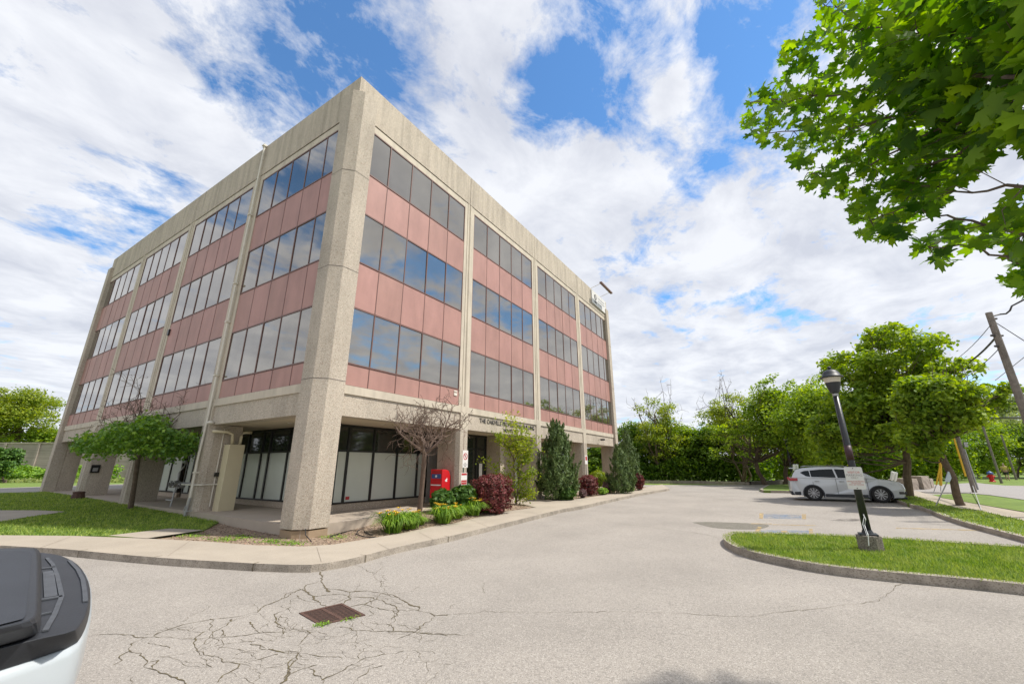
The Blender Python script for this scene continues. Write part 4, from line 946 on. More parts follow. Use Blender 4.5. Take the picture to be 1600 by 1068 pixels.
shrub('leafy green plant at the foot of the tall conifer', (887, 781), (868, 903, 755, 781), leafmat('leaf_midgreen', (.10, .19, .03), (.04, .10, .015)), 2200, .12, group=GS)
shrub('small mauve-leaved shrub left of the second barberry bush', (911, 778), (903, 918, 763, 777), L_mauve, 900, .08, group=GS)
shrub('dusty mauve shrub in front of the second conifer', (951, 770), (940, 961, 750, 769), L_mauve, 1200, .1, group=GS)
shrub('lime-green bush behind the second barberry bush', (937, 764), (920, 950, 733, 760), L_yellow, 1600, .13, group=GS)
shrub('low bright-green cushion plant in the far bed', (941, 773), (930, 952, 761, 772), L_lily, 1200, .09, group=GS)
shrub('low lime-green plant at the kerb beside the last barberry bush', (981, 768), (972, 992, 759, 768), L_lily, 1000, .09, group=GS)
shrub('little red-leaved seedling shrub under the large barberry bush', (778, 803), (766, 790, 793, 803), L_barb, 350, .06, group=GS)
# young leafy tree at the entrance
yt = W(806, 790, .1)
fwd = RC @ np.array([0, 0, -1.0]); ydep = (np.array(yt) - np.array([CX, CY, CZ])) @ fwd
e = empty('young_tree', yt, label='young feathery yellow-green tree left of the tall conifer, hiding part of the lettering', cat='tree')
mb = MB(); Bp = np.array(yt); YT = {'a': [(806, 790), (803, 740), (802, 690), (797, 645)], 'b': [(806, 790), (812, 740), (822, 700), (836, 688)], 'c': [(806, 780), (798, 755), (782, 735), (756, 718)], 'd': [(806, 780), (815, 760), (825, 745), (834, 735)], 'e': [(804, 720), (795, 700), (786, 688), (778, 680)], 'f': [(804, 720), (812, 700), (815, 685), (812, 668)], 'g': [(806, 785), (815, 775), (826, 772), (832, 768)], 'h': [(803, 740), (815, 722), (822, 712), (830, 706)]}
PL = []
for k, pl in YT.items():
    s = RNG.uniform(-.4, .4); pts = [np.array(on_depth(u, v, ydep + s * i / 3)) for i, (u, v) in enumerate(pl)]
    mb.tube(pts, [.028, .02, .012, .005], 5)
    for i in range(330 if k in 'af' else 200):
        t = RNG.uniform(.2, 1) * 3; j = min(2, int(t)); p = pts[j] + (pts[j + 1] - pts[j]) * (t - j); sp = .26 if k in 'abf' else .17; PL.append(p + RNG.normal(size=3) * [sp, sp, sp * .75])
mb.build('trunk', M_bark2, e); P = np.array(PL * 2) + RNG.normal(size=(len(PL) * 2, 3)) * .06
leaf_cloud('crown', P, RNG.normal(size=(len(P), 3)) * .6 + [0, 0, .6], RNG.uniform(.07, .14, len(P)), 'rhomb', L_yellow, e)

# daylily clumps: one prototype, then copies
def lily_proto():
    e = empty('daylily_clump', (0, 0, 0)); mb = MB()
    for k in range(260):
        a = random.uniform(0, 6.28); L = random.uniform(.5, .95); out = random.uniform(.12, .62); w = .015; p0 = np.array([math.cos(a) * .06, math.sin(a) * .06, 0]) + RNG.normal(size=3) * [.07, .07, 0]
        prev = None; sd_ = np.array([-math.sin(a), math.cos(a), 0])
        for i in range(6):
            t = i / 5; p = p0 + np.array([math.cos(a), math.sin(a), 0]) * out * t + np.array([0, 0, L * (t * 1.55 - t * t * 1.25)]); ww = w * (1 - .85 * t ** 2)
            cur = (tuple(p - sd_ * ww), tuple(p + sd_ * ww))
            if prev: mb.quad(prev[0], prev[1], cur[1], cur[0])
            prev = cur
    o = mb.build('leaves', L_lily, e, local=True); n = len(o.data.polygons); at = o.data.attributes.new('rnd', 'FLOAT', 'FACE'); at.data.foreach_set('value', np.repeat(RNG.random(n // 5 + 1), 5)[:n].astype(np.float32))
    return e
def lily_flowers(e, n, hmin=.36, hmax=.52):
    for k in range(n):
        a = random.uniform(0, 6.28); r = random.uniform(.1, .38); h = random.uniform(hmin, hmax); c = np.array([math.cos(a) * r, math.sin(a) * r, h]); mb = MB()
        for j in range(6):
            q = j * math.pi / 3; d = np.array([math.cos(q), math.sin(q), .5]); sdv = np.array([-math.sin(q), math.cos(q), 0]) * .02
            mb.quad(tuple(c), tuple(c + d * .04 + sdv), tuple(c + d * .075), tuple(c + d * .04 - sdv))
        o = mb.build('flower', L_flower, e, local=True)
proto = lily_proto()
for i, (u, v, s, nf, lab) in enumerate([(614, 836, 1.0, 5, 'leftmost large daylily clump with yellow blooms nearest the corner column'), (641, 830, .82, 3, 'daylily clump just left of the bare tree'), (657, 824, .42, 0, 'tiny daylily tuft below the bare tree trunk'),
        (692, 821, 1.0, 8, 'tall daylily clump with golden flowers right of the bare tree'), (714, 814, .75, 3, 'small daylily clump in the middle of the right-hand row'), (739, 809, .95, 6, 'wide daylily clump left of the barberry bush'), (759, 804, .75, 0, 'flowerless daylily clump touching the barberry bush')]):
    o = proto if i == 0 else copy_tree(proto)
    if i == 0: protoc = [c for c in o.children]
    o.location = WB(u, v - 5, .01); o.rotation_euler = (0, 0, i * 1.3); o.scale = (s * 1.15, s * 1.15, s * RNG.uniform(1.15, 1.3)); tag(o, lab, 'daylily', 'daylily clumps along the pavement')
proto_list = [o for o in COL.objects if o.name.startswith('daylily_clump')]
for o, nf in zip(sorted(proto_list, key=lambda o: o.name), (12, 9, 0, 16, 6, 12, 2)): lily_flowers(o, nf)

# grass blades standing on the lawns
PATHS = [px_list(p_) for p_ in ([(264, 825.5), (318, 828), (229, 841), (169, 836.6)], [(-60, 797), (60, 797), (104, 799), (40, 808), (0, 815), (-60, 818)])]
def blades(poly, n, off, hmin, hmax, w=.007, near=None):
    xs = [p[0] for p in poly]; ys = [p[1] for p in poly]; out = []
    bx = (max(min(xs), -14), min(max(xs), 34), max(min(ys), -26), min(max(ys), 26)); tries = 0
    while len(out) < n and tries < n * 12:
        tries += 1; x = random.uniform(bx[0], bx[1]); y = random.uniform(bx[2], bx[3]); dc = math.hypot(x - CX, y - CY)
        if near and random.random() > min(1, (near / dc) ** 1.5): continue
        if not inside((x, y), poly) or any(inside((x, y), q) for q in PATHS): continue
        out.append((x, y))
    P = np.array(out); m = len(P); z = np.array([G(x, y) for x, y in out]) + off; a = RNG.uniform(0, 6.28, m); h = RNG.uniform(hmin, hmax, m); lean = RNG.normal(size=(m, 2)) * .5 * h[:, None]
    sc_ = np.clip(np.hypot(P[:, 0] - CX, P[:, 1] - CY) / 9, 1, 2.4); dx, dy = np.cos(a) * w * sc_, np.sin(a) * w * sc_
    V = np.stack([np.stack([P[:, 0] - dx, P[:, 1] - dy, z - .01], 1), np.stack([P[:, 0] + dx, P[:, 1] + dy, z - .01], 1), np.stack([P[:, 0] + lean[:, 0], P[:, 1] + lean[:, 1], z + h], 1)], 1)
    return V
Vs = [blades(io, 42000, .12, .03, .085, near=9), blades(lawn, 30000, .13, .03, .085, near=14), blades(verge, 9000, .12, .04, .09)]
Vg = np.concatenate(Vs); m = len(Vg)
me = D.meshes.new('grass'); me.vertices.add(m * 3); me.vertices.foreach_set('co', Vg.reshape(-1)); me.loops.add(m * 3); me.loops.foreach_set('vertex_index', np.arange(m * 3, dtype=np.int32))
me.polygons.add(m); me.polygons.foreach_set('loop_start', np.arange(0, m * 3, 3, dtype=np.int32)); at = me.attributes.new('rnd', 'FLOAT', 'FACE'); at.data.foreach_set('value', RNG.random(m).astype(np.float32)); me.update(calc_edges=True); me.validate()
me.materials.append(M_blade); go = D.objects.new('grass', me); COL.objects.link(go); tag(go, 'short mown grass with lighter and darker blades', 'grass', kind='stuff')
# bark chips and leaf litter on the bed
ch = []
while len(ch) < 2600:
    x, y = RNG.uniform(-2.5, 9.5), RNG.uniform(-2.2, 6)
    if inside((x, y), bedpoly): ch.append((x, y, BZ(x, y) + .015 + RNG.uniform(0, .012)))
lo_ = leaf_cloud('leaf_litter', ch, RNG.normal(size=(len(ch), 3)) * .35 + [0, 0, 1], RNG.uniform(.02, .06, len(ch)), 'rhomb', mat('litter', (.34, .25, .16), .9, 0, 6, col2=(.16, .10, .06), rnd=.6), None)
tag(lo_, 'dry leaves and bark chips scattered over the soil bed', 'leaf litter', kind='stuff')
ch = []
for k in range(1300):
    c = [(425, 845), (380, 838), (520, 838), (350, 842), (300, 836), (455, 848)][k % 6]; p = W(c[0] + random.gauss(0, 12), c[1] + random.gauss(0, 2), .1)
    if inside(p[:2], bedpoly): ch.append((p[0], p[1], G(p[0], p[1]) + .11))
w_ = leaf_cloud('weeds', ch, RNG.normal(size=(len(ch), 3)) * .4 + [0, 0, 1], RNG.uniform(.03, .06, len(ch)), 'rhomb', L_lily, None); tag(w_, 'small green weeds sprouting in the soil at the corner', 'weeds', kind='stuff')
# hedge strip and tall grass in front of the noise wall
def strip(name, u0, u1, dep, z0, z1, n, ls, m_, lab, cat, dd=2.0):
    a = np.array(on_depth(u0, 735, dep)); b = np.array(on_depth(u1, 735, dep)); t = RNG.random(n)[:, None]; P = a + (b - a) * t + unit(np.cross(b - a, [0, 0, 1.0])) * RNG.uniform(-dd, dd, (n, 1))
    lump = .75 + .25 * np.sin(P[:, 0] * .9) * np.sin(P[:, 1] * .7 + 1); P[:, 2] = z0 + (z1 - z0) * RNG.random(n) ** .7 * lump
    o = leaf_cloud(name, P, RNG.normal(size=(n, 3)) * .5 + [0, -.2, .6], RNG.uniform(.6, 1.3, n) * ls, 'rhomb', m_, None); tag(o, lab, cat, kind='stuff')
strip('hedge', -60, 170, 50, -.1, 2.0, 9000, .35, L_lily, 'bright green scrubby hedge in front of the noise wall', 'hedge')
strip('tall_grass', -60, 250, 43, -.1, .55, 9000, .28, L_pale, 'pale tall grass along the edge of the far road', 'tall grass', dd=3)
strip('undergrowth', 905, 1190, 46, 0, 3.2, 17000, .35, L_dark, 'dark leafy undergrowth behind the low kerb', 'undergrowth', dd=2.5)
strip('undergrowth', 1190, 1500, 48, 0, 4.0, 20000, .35, L_maple, 'bright green undergrowth behind the parked car', 'undergrowth', dd=2.5)
strip('undergrowth', 1490, 1700, 72, 0.1, 3.0, 9000, .45, L_maple, 'green undergrowth on the far side of the street', 'undergrowth', dd=3)

# ------------------------------------------------------------------ noise wall, posts
nw = empty('noise_wall', on_depth(0, 745, 60), label='long beige noise barrier wall with posts behind the hedge', cat='wall')
a = np.array(on_depth(-120, 735, 60)); b = np.array(on_depth(300, 735, 60)); t = unit((b - a) * [1, 1, 0]); L = np.linalg.norm(b - a); nn = np.array([-t[1], t[0], 0])
pb = MB()
ang = math.atan2(t[1], t[0]); ca, sa = math.cos(ang), math.sin(ang)
TW = lambda x, y, z: (a[0] + ca * x - sa * y, a[1] + sa * x + ca * y, z)
pb.box(0, L, -.1, .1, -.5, 5.05, TW); pb.build('panel', M_noisewall, nw)
cp = MB(); cp.box(0, L, -.22, .22, 5.05, 5.25, TW); cp.build('coping', M_curb, nw)
x = 1.0
while x < L:
    q = MB(); q.box(x - .16, x + .16, -.28, -.1, -.5, 5.04, TW); q.build('post', M_noisewall, nw); x += 5
# ------------------------------------------------------------------ utility poles and wires
def at_az(u, v, dist):
    d = ray(u, v); k = dist / math.hypot(d[0], d[1]); return CX + d[0] * k, CY + d[1] * k
def upole(label, uvtop, uvb, dist, r, name='utility_pole', zt=None, m_=None):
    x, y = at_az(*uvb, dist); g = G(x, y); z1 = zt or zat(*uvtop, x, y)
    e = empty(name, (x, y, g), label=label, cat='utility pole', group='utility poles along the street')
    mb = MB(); mb.tube([(x, y, g - .3), (x, y, z1 * .5), (x, y, z1)], [r, r * .85, r * .7], 12); mb.build('pole', m_ or M_wood, e); return e, x, y, z1
p1, x1, y1, z1 = upole('nearest thick grey wooden utility pole rising at the right edge', (1541, 489), (1597, 632), 22.5, .135)
mb = MB()
for dz, s in ((.25, 1), (.9, 1), (.9, -1), (1.3, -1)): mb.tube([(x1, y1, z1 - dz), (x1 + s * .12, y1 - s * .18, z1 - dz + .02)], .04, 6)
mb.build('insulator_bracket', M_ink, p1)
ax_ = np.array(at_az(1518, 652, 31) + (0,)); za = zat(1596, 653, x1, y1); ze = zat(1520, 652, ax_[0], ax_[1])
mb = MB(); mb.tube([(x1, y1, za), (ax_[0], ax_[1], ze)], [.05, .035], 8); mb.tube([(ax_[0], ax_[1], ze + .02), (ax_[0] + .5, ax_[1] + .2, ze - .02)], [.08, .1], 8); mb.build('lamp_arm', M_metal, p1)
p2, x2, y2, z2 = upole('brown wooden utility pole with a yellow guard strip behind the leaning maple trunk', (1490, 640), (1524, 772), 40, .125, zt=8.2)
gm_ = MB(); gm_.tube([(x2 - .15, y2 + .22, .9), (x2 - .15, y2 + .22, 3.9)], .05, 8); gm_.build('guard_strip', M_yellow, p2)
gm_ = MB(); gm_.tube([(x2 + .05, y2 - .2, .1), (x2 + .05, y2 - .15, 2.6)], .05, 8); gm_.build('cable_riser', M_metal, p2)
gm_ = MB(); gm_.box(x2 - .1, x2 + .1, y2 - .34, y2 - .18, 2.7, 3.0); gm_.build('meter_box', M_metal, p2)
gm_ = MB(); q = W(1534, 799, .12); gm_.tube([(x2, y2, .35), q], .018, 5); gm_.build('guy_wire', M_metal, p2)
p3, x3, y3, z3 = upole('thin dark far utility pole across the street near the hydrant', (1537, 640), (1566, 757), 62, .105, zt=9)
p4, x4, y4, z4 = upole('farthest small wooden pole behind the walking person', (1575, 715), (1588, 748), 76, .11, zt=5)
def wire(label, a, b, sag, r=.012, n=14):
    mb = MB(); pts = []
    for i in range(n + 1):
        t = i / n; p = np.array(a) * (1 - t) + np.array(b) * t; p[2] -= sag * 4 * t * (1 - t); pts.append(p)
    mb.tube(pts, r, 5); tag(mb.build('power_cable', M_ink), label, 'cable', 'overhead cables')
wire('thick black overhead cable from the nearest pole down to the maple crown', (x1, y1, z1 - .9), (x2, y2, 7.9), .5, .035)
wire('thin overhead cable left of the thick one at the nearest pole', (x1 - .1, y1 + .1, z1 - .5), (x2 - .6, y2 + .4, 7.9), .4, .012)
wire('thin overhead cable right of the thick one at the nearest pole', (x1 + .1, y1 - .1, z1 - 1.2), (x2 + .2, y2 - .2, 7.4), .5, .014)
def wpx(label, pts, r):
    mb = MB(); mb.tube([on_depth(*p) for p in pts], r, 5); tag(mb.build('power_cable', M_ink), label, 'cable', 'overhead cables')
dq = (np.array([x1, y1, 0]) - np.array([CX, CY, 0])) @ (RC @ np.array([0, 0, -1.0])) + .0
d1 = (np.array([x1, y1, z1]) - np.array([CX, CY, CZ])) @ fwd
wpx('looping thick cable leaving the nearest pole top to the right', [(1550, 494, d1), (1562, 491, d1), (1572, 490, d1 - .2), (1578, 485, d1 - .3), (1581, 478, d1 - .4), (1600, 468, d1 - .6), (1700, 420, d1 - 1)], .03)
wpx('thin cable sloping down right from the nearest pole top', [(1553, 502, d1), (1600, 532, d1 - .5), (1700, 596, d1 - 1)], .014)
wpx('thin far cable crossing behind the nearest pole', [(1555, 594, d1 + 8), (1600, 558, d1 + 4), (1700, 478, d1)], .014)
wpx('faint horizontal cable right of the maple crown', [(1500, 627, 40), (1585, 627, 36), (1700, 626, 30)], .014)
# yellow sleeves, stake sign, hydrant, stones
gp = W(1470, 766, .1)
e = empty('guy_anchor', gp, label='pair of bright yellow guy-wire sleeves left of the leaning maple trunk', cat='guy sleeve')
mb = MB(); p0 = np.array(gp); u3 = W(1463, 768, .1); d3 = (p0 - np.array([CX, CY, CZ])) @ fwd
mb.tube([on_depth(1470, 758, d3), on_depth(1469, 709, d3)], .075, 8); mb.build('sleeve', M_yellow, e)
mb = MB(); mb.tube([on_depth(1463, 757, d3), on_depth(1470, 722, d3)], .045, 8); mb.build('sleeve', M_yellow, e)
mb = MB(); mb.tube([on_depth(1470, 767, d3), on_depth(1469, 700, d3)], .02, 5); mb.tube([on_depth(1459, 768, d3), on_depth(1463, 757, d3)], .02, 5); mb.build('guy_wire', M_metal, e)
gp = W(1462, 790, .12); d3 = (np.array(gp) - np.array([CX, CY, CZ])) @ fwd
e = empty('stake_sign', gp, label='tilted white and blue board on a leaning metal stake by the pavement', cat='sign')
mb = MB(); mb.tube([gp, on_depth(1484, 744, d3)], .022, 6); mb.build('stake', M_metal, e)
mb = MB(); c = [np.array(on_depth(u, v, d3 - .05)) for u, v in ((1477, 752), (1484, 753), (1489, 741), (1482, 736))]; c2 = [p + np.array([.03, .02, 0]) for p in c]; i = len(mb.v); mb.v += [tuple(p) for p in c + c2]
mb.f += [(0, 1, 2, 3), (7, 6, 5, 4), (0, 4, 5, 1), (1, 5, 6, 2), (2, 6, 7, 3), (3, 7, 4, 0)]; mb.build('board', mat('pale_blue_board', (.55, .65, .78), .5, .1, 9), e)
hx = W(1551, 752.5, .05); e = empty('fire_hydrant', hx, label='red fire hydrant with a blue cap across the street', cat='hydrant')
mb = MB(); mb.lathe([(.24, 0), (.24, .08), (.17, .12), (.17, .65), (.22, .7)], 12, hx); mb.build('barrel', M_red, e)
mb = MB(); mb.lathe([(.22, .7), (.25, .74), (.2, .88), (.06, .98), (.05, 1.05)], 12, hx); mb.build('cap', M_blue, e)
for s in (-1, 1): mb = MB(); mb.tube([(hx[0] + s * .05, hx[1] - s * .1, hx[2] + .5), (hx[0] + s * .14, hx[1] - s * .3, hx[2] + .5)], .08, 8); mb.build('nozzle', M_red, e)
for i, (u, v, w, h, lab) in enumerate([(1418, 765, .9, .55, 'leftmost weathered stone block by the pavement end'), (1435, 764, 1.1, .65, 'middle weathered stone block behind the maple trunk'), (1449, 762, .7, .5, 'right stone block nearest the yellow sleeves'), (1404, 764, .8, .5, 'stone block just behind the silver car bonnet')]):
    c = W(u, v, 0); bm = bmesh.new(); bmesh.ops.create_cube(bm, size=1); bmesh.ops.subdivide_edges(bm, edges=bm.edges, cuts=3, use_grid_fill=True)
    for vtx in bm.verts: vtx.co = Vector((vtx.co.x * w * 1.5, vtx.co.y * w, vtx.co.z * h * 1.6)) * (1 + random.uniform(-.05, .05)); vtx.co.x *= 1 - .1 * abs(vtx.co.z)
    me = D.meshes.new('stone_block'); bm.to_mesh(me); bm.free(); me.materials.append(M_stone); o = D.objects.new('stone_block', me); COL.objects.link(o); o.location = (c[0], c[1], c[2] + h * .6); o.rotation_euler = (0, 0, -.55 + .1 * i); tag(o, lab, 'stone', 'stone blocks at the pavement end')
for i, (u0, v0, u1, v1, lab) in enumerate([(1392, 749, 1395, 737, 'left one of two white marker boards behind the car bonnet'), (1396, 750, 1400, 738, 'right one of two white marker boards behind the car bonnet'), (1243, 740, 1241, 726, 'left one of two white marker boards behind the car tailgate'), (1247, 740, 1245, 726, 'right one of two white marker boards behind the car tailgate')]):
    g = W(u0, 770 if i < 2 else 764, .05); d3 = (np.array(g) - np.array([CX, CY, CZ])) @ fwd; mb = MB()
    a = np.array(on_depth(u0, v0 + (14 if i < 2 else 22), d3)); b = np.array(on_depth(u1, v1, d3)); mb.tube([a, b], .05, 4); mb.tube([b - (b - a) * .45, b + (b - a) * .02], .09, 4)
    tag(mb.build('marker_board', M_white2), lab, 'marker', 'white marker boards behind the car')
st = W(121, 779, .12); mb = MB(); mb.lathe([(.28, -.1), (.26, .1), (.22, .25), (.24, .33), (.12, .36)], 9, st); tag(mb.build('tree_stump', M_rust), 'small reddish-brown stump on the lawn beside the pier', 'stump')
# fence post and barrels at the far left
for i, (u, v) in enumerate([(110, 752)]):
    g = W(u, v, .05); mb = MB(); mb.tube([g, (g[0], g[1], g[2] + 2.2)], .04, 6); tag(mb.build('fence_post', M_wood), 'thin lone post beyond the far-left column', 'post')
g = W(131, 748, .05); mb = MB(); mb.lathe([(.3, 0), (.3, .05), (.2, .1), (.16, .9), (.08, 1.0)], 10, g); tag(mb.build('traffic_barrel', mat('orange_plastic', (.65, .28, .03), .6)), 'small orange traffic barrel beside the pier', 'barrel')
g = W(138, 752, 0)
# striped bollard by the ground-floor glass
g = (2.0, 19.2, SL(0, 19)); e = empty('bollard', g, label='black and orange striped bollard left of the far storefront', cat='bollard')
for i, (z0, z1_, m_) in enumerate([(0, .55, M_white2), (.55, 1.1, mat('orange_plastic', (.65, .28, .03), .6)), (1.1, 1.9, M_ink), (1.9, 2.0, M_white2)]): mb = MB(); mb.lathe([(.07, z0), (.07, z1_)], 10, g); mb.build('band', m_, e)

# ------------------------------------------------------------------ lamp posts
def lamp_post(label, x, y, z0, H, group='lamp posts in the parking lot', s=1.0):
    e = empty('lamp_post', (x, y, z0), label=label, cat='lamp post', group=group)
    b = MB(); b.prism([(x + .23 * math.cos(t * math.pi / 4 + .39), y + .23 * math.sin(t * math.pi / 4 + .39)) for t in range(8)], z0 - .3, z0 + .30); b.build('concrete_base', mat('weathered_footing', (.27, .235, .20), .95, .3, 8, bump=.6, bscale=30, speck=[(70, (.12, .1, .085), .25)]), e, bevel=.015)
    b = MB(); b.box(x - .16, x + .16, y - .16, y + .16, z0 + .303, z0 + .33); b.tube([(x, y, z0 + .33), (x, y, z0 + .40)], [.11, .085], 12); b.build('base_plate', M_plastic, e)
    p = MB(); p.tube([(x, y, z0 + .33), (x, y, z0 + 1.6), (x, y, z0 + H)], [.078, .07, .056], 14); p.build('pole', mat('black_pole_paint', (.022, .023, .027), .38, .3, 6, bump=.1, bscale=30), e, smooth=True)
    p = MB(); p.tube([(x, y, z0 + H * .55), (x, y, z0 + H * .55 + .32)], [.0725, .0705], 14); p.build('red_patch', mat('red_overspray', (.05, .018, .026), .5), e, smooth=True)
    c = (x, y, z0 + H); q = MB(); q.lathe([(.045, -.06), (.06, -.055), (.06, 0), (.045, .005)], 14, c); q.build('collar', M_metal, e, smooth=False)
    q = MB(); q.lathe([(.05, .0), (.095, .03), (.13, .16), (.155, .26), (.15, .265)], 20, c); q.build('housing', M_plastic, e, smooth=False)
    q = MB(); q.lathe([(.152, .265), (.178, .38), (.17, .385)], 20, c); q.build('globe', M_lamp, e)
    q = MB(); q.lathe([(.235, .385), (.24, .40), (.19, .42), (.165, .50), (.12, .555), (.05, .585), (.02, .59)], 22, c); q.build('hood', M_plastic, e, smooth=True)
    q = MB(); q.lathe([(.02, .585), (.03, .61), (.045, .63), (.03, .655), (.005, .665)], 12, c); q.build('finial', M_plastic, e, smooth=True)
    return e
lb = W(1362, 859, .13); lx, ly, lz = lb
zn = zat(1313, 614, lx, ly)
lp = lamp_post('black lamp post on a concrete block with a white notice, in the grass island', lx, ly, lz, zn - lz)
# notice plate facing the camera
zt_, zb_ = zat(1340, 729, lx, ly), zat(1350, 764, lx, ly)
vd = np.array([CX - lx, CY - ly]); vd /= np.linalg.norm(vd); fa = math.atan2(vd[1], vd[0]) + .12
mw = Matrix.Translation((lx + vd[0] * .085 + .0, ly + vd[1] * .085, (zt_ + zb_) / 2)) @ Matrix.Rotation(fa + R(90), 4, 'Z') @ Matrix.Rotation(R(90), 4, 'X')
hgt = zt_ - zb_; wd = hgt * .68
bm = bmesh.new(); n_ = 6; pr = []
for cx_, cy_, a0 in ((wd / 2 - .03, hgt / 2 - .03, 0), (-wd / 2 + .03, hgt / 2 - .03, 90), (-wd / 2 + .03, -hgt / 2 + .03, 180), (wd / 2 - .03, -hgt / 2 + .03, 270)):
    for j in range(n_): a = R(a0 + 90 * j / (n_ - 1)); pr.append((cx_ + .03 * math.cos(a), cy_ + .03 * math.sin(a)))
mb = MB(); mb.prism(pr, -.002, .002, lambda x, y, z: tuple(mw @ Vector((x, y, z)))); pl = mb.build('notice_plate', M_signw, lp)
M_fred = mat('faded_red_print', (.55, .16, .13), .6); M_fgrey = mat('faded_grey_print', (.32, .27, .27), .6)
for t_, y_, s_, m_ in (('VISITOR', .12, .062, M_fred), ('PARKING', .06, .068, M_fgrey), ('ONLY', .005, .05, M_fgrey), ('UNAUTHORIZED', -.07, .04, M_fred), ('VEHICLES', -.105, .04, M_fred), ('WILL BE TOWED', -.14, .035, M_fred)):
    text_mesh(t_, s_, 'notice_text', m_, pl, mw @ Matrix.Translation((0, y_, .0035)), extrude=.0005)
for y_ in (hgt / 2 - .03, -hgt / 2 + .025):
    mb = MB(); c = mw @ Vector((0, y_, .004)); mb.tube([c, c + Vector((vd[0], vd[1], 0)) * .006], .011, 8); mb.build('bolt', M_rust, pl)
mb = MB(); c0 = np.array([lx, ly, lz]); sdv = np.array([-vd[1], vd[0], 0]); f3 = np.array([vd[0], vd[1], 0])
mb.tube([c0 + f3 * .08 + [0, 0, .72], c0 + f3 * .11 + sdv * .02 + [0, 0, .62], c0 + f3 * .10 - sdv * .02 + [0, 0, .5], c0 + f3 * .25 + [0, 0, .33], c0 + f3 * .26 - sdv * .03 + [0, 0, .12]], .009, 5)
mb.tube([c0 + f3 * .08 + [0, 0, .66], c0 + f3 * .12 - sdv * .05 + [0, 0, .52], c0 + f3 * .24 - sdv * .02 + [0, 0, .31]], .008, 5); mb.build('loose_wire', M_white2, lp)
fx, fy, fz = W(1241, 758, .1)
lamp_post('distant black lamp post rising behind the silver car', fx, fy, fz, zat(1237, 692, fx, fy) - fz)

# ------------------------------------------------------------------ catch basin
gp = [W(u, v, 0) for u, v in ((467, 958), (534, 943), (571, 961), (500, 977))]
c = np.mean(gp, 0); e = empty('catch_basin', (c[0], c[1], G(c[0], c[1])), label='rusty square storm-drain grate among the asphalt cracks', cat='drain')
A4 = [np.array(p[:2]) for p in gp]
def bil(s, t): return (A4[0] * (1 - s) + A4[1] * s) * (1 - t) + (A4[3] * (1 - s) + A4[2] * s) * t
zg_ = G(c[0], c[1]) + .012
def cell(mb, s0, s1, t0, t1, za, zb):
    q = [bil(s0, t0), bil(s1, t0), bil(s1, t1), bil(s0, t1)]; i = len(mb.v); mb.v += [(p[0], p[1], za) for p in q] + [(p[0], p[1], zb) for p in q]
    mb.f += [(i, i + 3, i + 2, i + 1), (i + 4, i + 5, i + 6, i + 7), (i, i + 1, i + 5, i + 4), (i + 1, i + 2, i + 6, i + 5), (i + 2, i + 3, i + 7, i + 6), (i + 3, i, i + 4, i + 7)]
mb = MB(); cell(mb, 0, 1, 0, .07, zg_ - .02, zg_); cell(mb, 0, 1, .93, 1, zg_ - .02, zg_); cell(mb, 0, .07, .07, .93, zg_ - .02, zg_); cell(mb, .93, 1, .07, .93, zg_ - .02, zg_); cell(mb, .46, .54, .07, .93, zg_ - .02, zg_ - .001)
mb.build('frame', M_rust, e)
mb = MB()
for k in range(11):
    t0 = .09 + k * .078
    for s0, s1 in ((.07, .46), (.54, .93)): cell(mb, s0, s1, t0 + .024, t0 + .054, zg_ - .008, zg_ - .003)
mb.build('grate', M_rust, e)
mb = MB(); cell(mb, .05, .95, .05, .95, zg_ - .012, zg_ - .0082); mb.build('pit_shade_plate', M_pitshade, e)  # thin near-black plate, paints the shade seen between the grate bars
P = [(*bil(*st), zg_) for st in [(.05, 1.02)] * 60 + [(.62, 1.03)] * 50 + [(0.0, .97)] * 40]; P = np.array(P) + RNG.normal(size=(len(P), 3)) * [.05, .035, .005] + [0, 0, .012]
wo_ = leaf_cloud('weeds', P, RNG.normal(size=(len(P), 3)) * .5 + [0, 0, 1], RNG.uniform(.015, .035, len(P)), 'rhomb', L_lily, None); tag(wo_, 'tiny weeds growing round the edge of the drain grate', 'weeds', kind='stuff')

# ------------------------------------------------------------------ gas meter, mailbox, sign post, hose
gx_, gy_, gz_ = W(264, 798, .1); e = empty('gas_meter', (gx_, gy_, gz_), label='grey gas meter assembly with dials standing on a pipe beside the downpipe', cat='gas meter')
mb = MB(); mb.tube([(gx_, gy_, gz_ - .1), (gx_ + .03, gy_, gz_ + .5), (gx_ + .05, gy_, gz_ + 1.15), (gx_ + .05, gy_, gz_ + 1.45)], .03, 8); mb.tube([(gx_ + .05, gy_, gz_ + 1.05), (gx_ + .3, gy_ - .9, gz_ + 1.05), (-.12, 6.85, 1.0)], .03, 8)
mb.tube([(gx_, gy_ + .5, gz_ + .4), (gx_, gy_, gz_ + .4)], .03, 8); mb.tube([(gx_ + .05, gy_, gz_ + 1.45), (gx_ + .1, gy_ - .25, gz_ + 1.7), (gx_ + .1, gy_ - .25, gz_ + 1.8)], .025, 8); mb.build('piping', M_metal, e)
for i, (dx, dy, dz, r_) in enumerate([(.0, .25, 1.0, .13), (.0, -.1, 1.02, .12), (.05, -.5, .95, .09)]):
    q = MB(); q.tube([(gx_ + dx - .1, gy_ + dy, gz_ + dz), (gx_ + dx + .1, gy_ + dy, gz_ + dz)], r_, 14); q.build('meter_body', M_metal, e)
    q = MB(); q.tube([(gx_ + dx - .125, gy_ + dy, gz_ + dz), (gx_ + dx - .1, gy_ + dy, gz_ + dz)], r_ * .6, 12); q.build('dial', M_ink, e)
q = MB(); q.lathe([(.07, 0), (.1, .04), (.07, .1), (.02, .12)], 12, (gx_ + .1, gy_ - .25, gz_ + 1.8)); q.build('regulator_cap', M_metal, e)
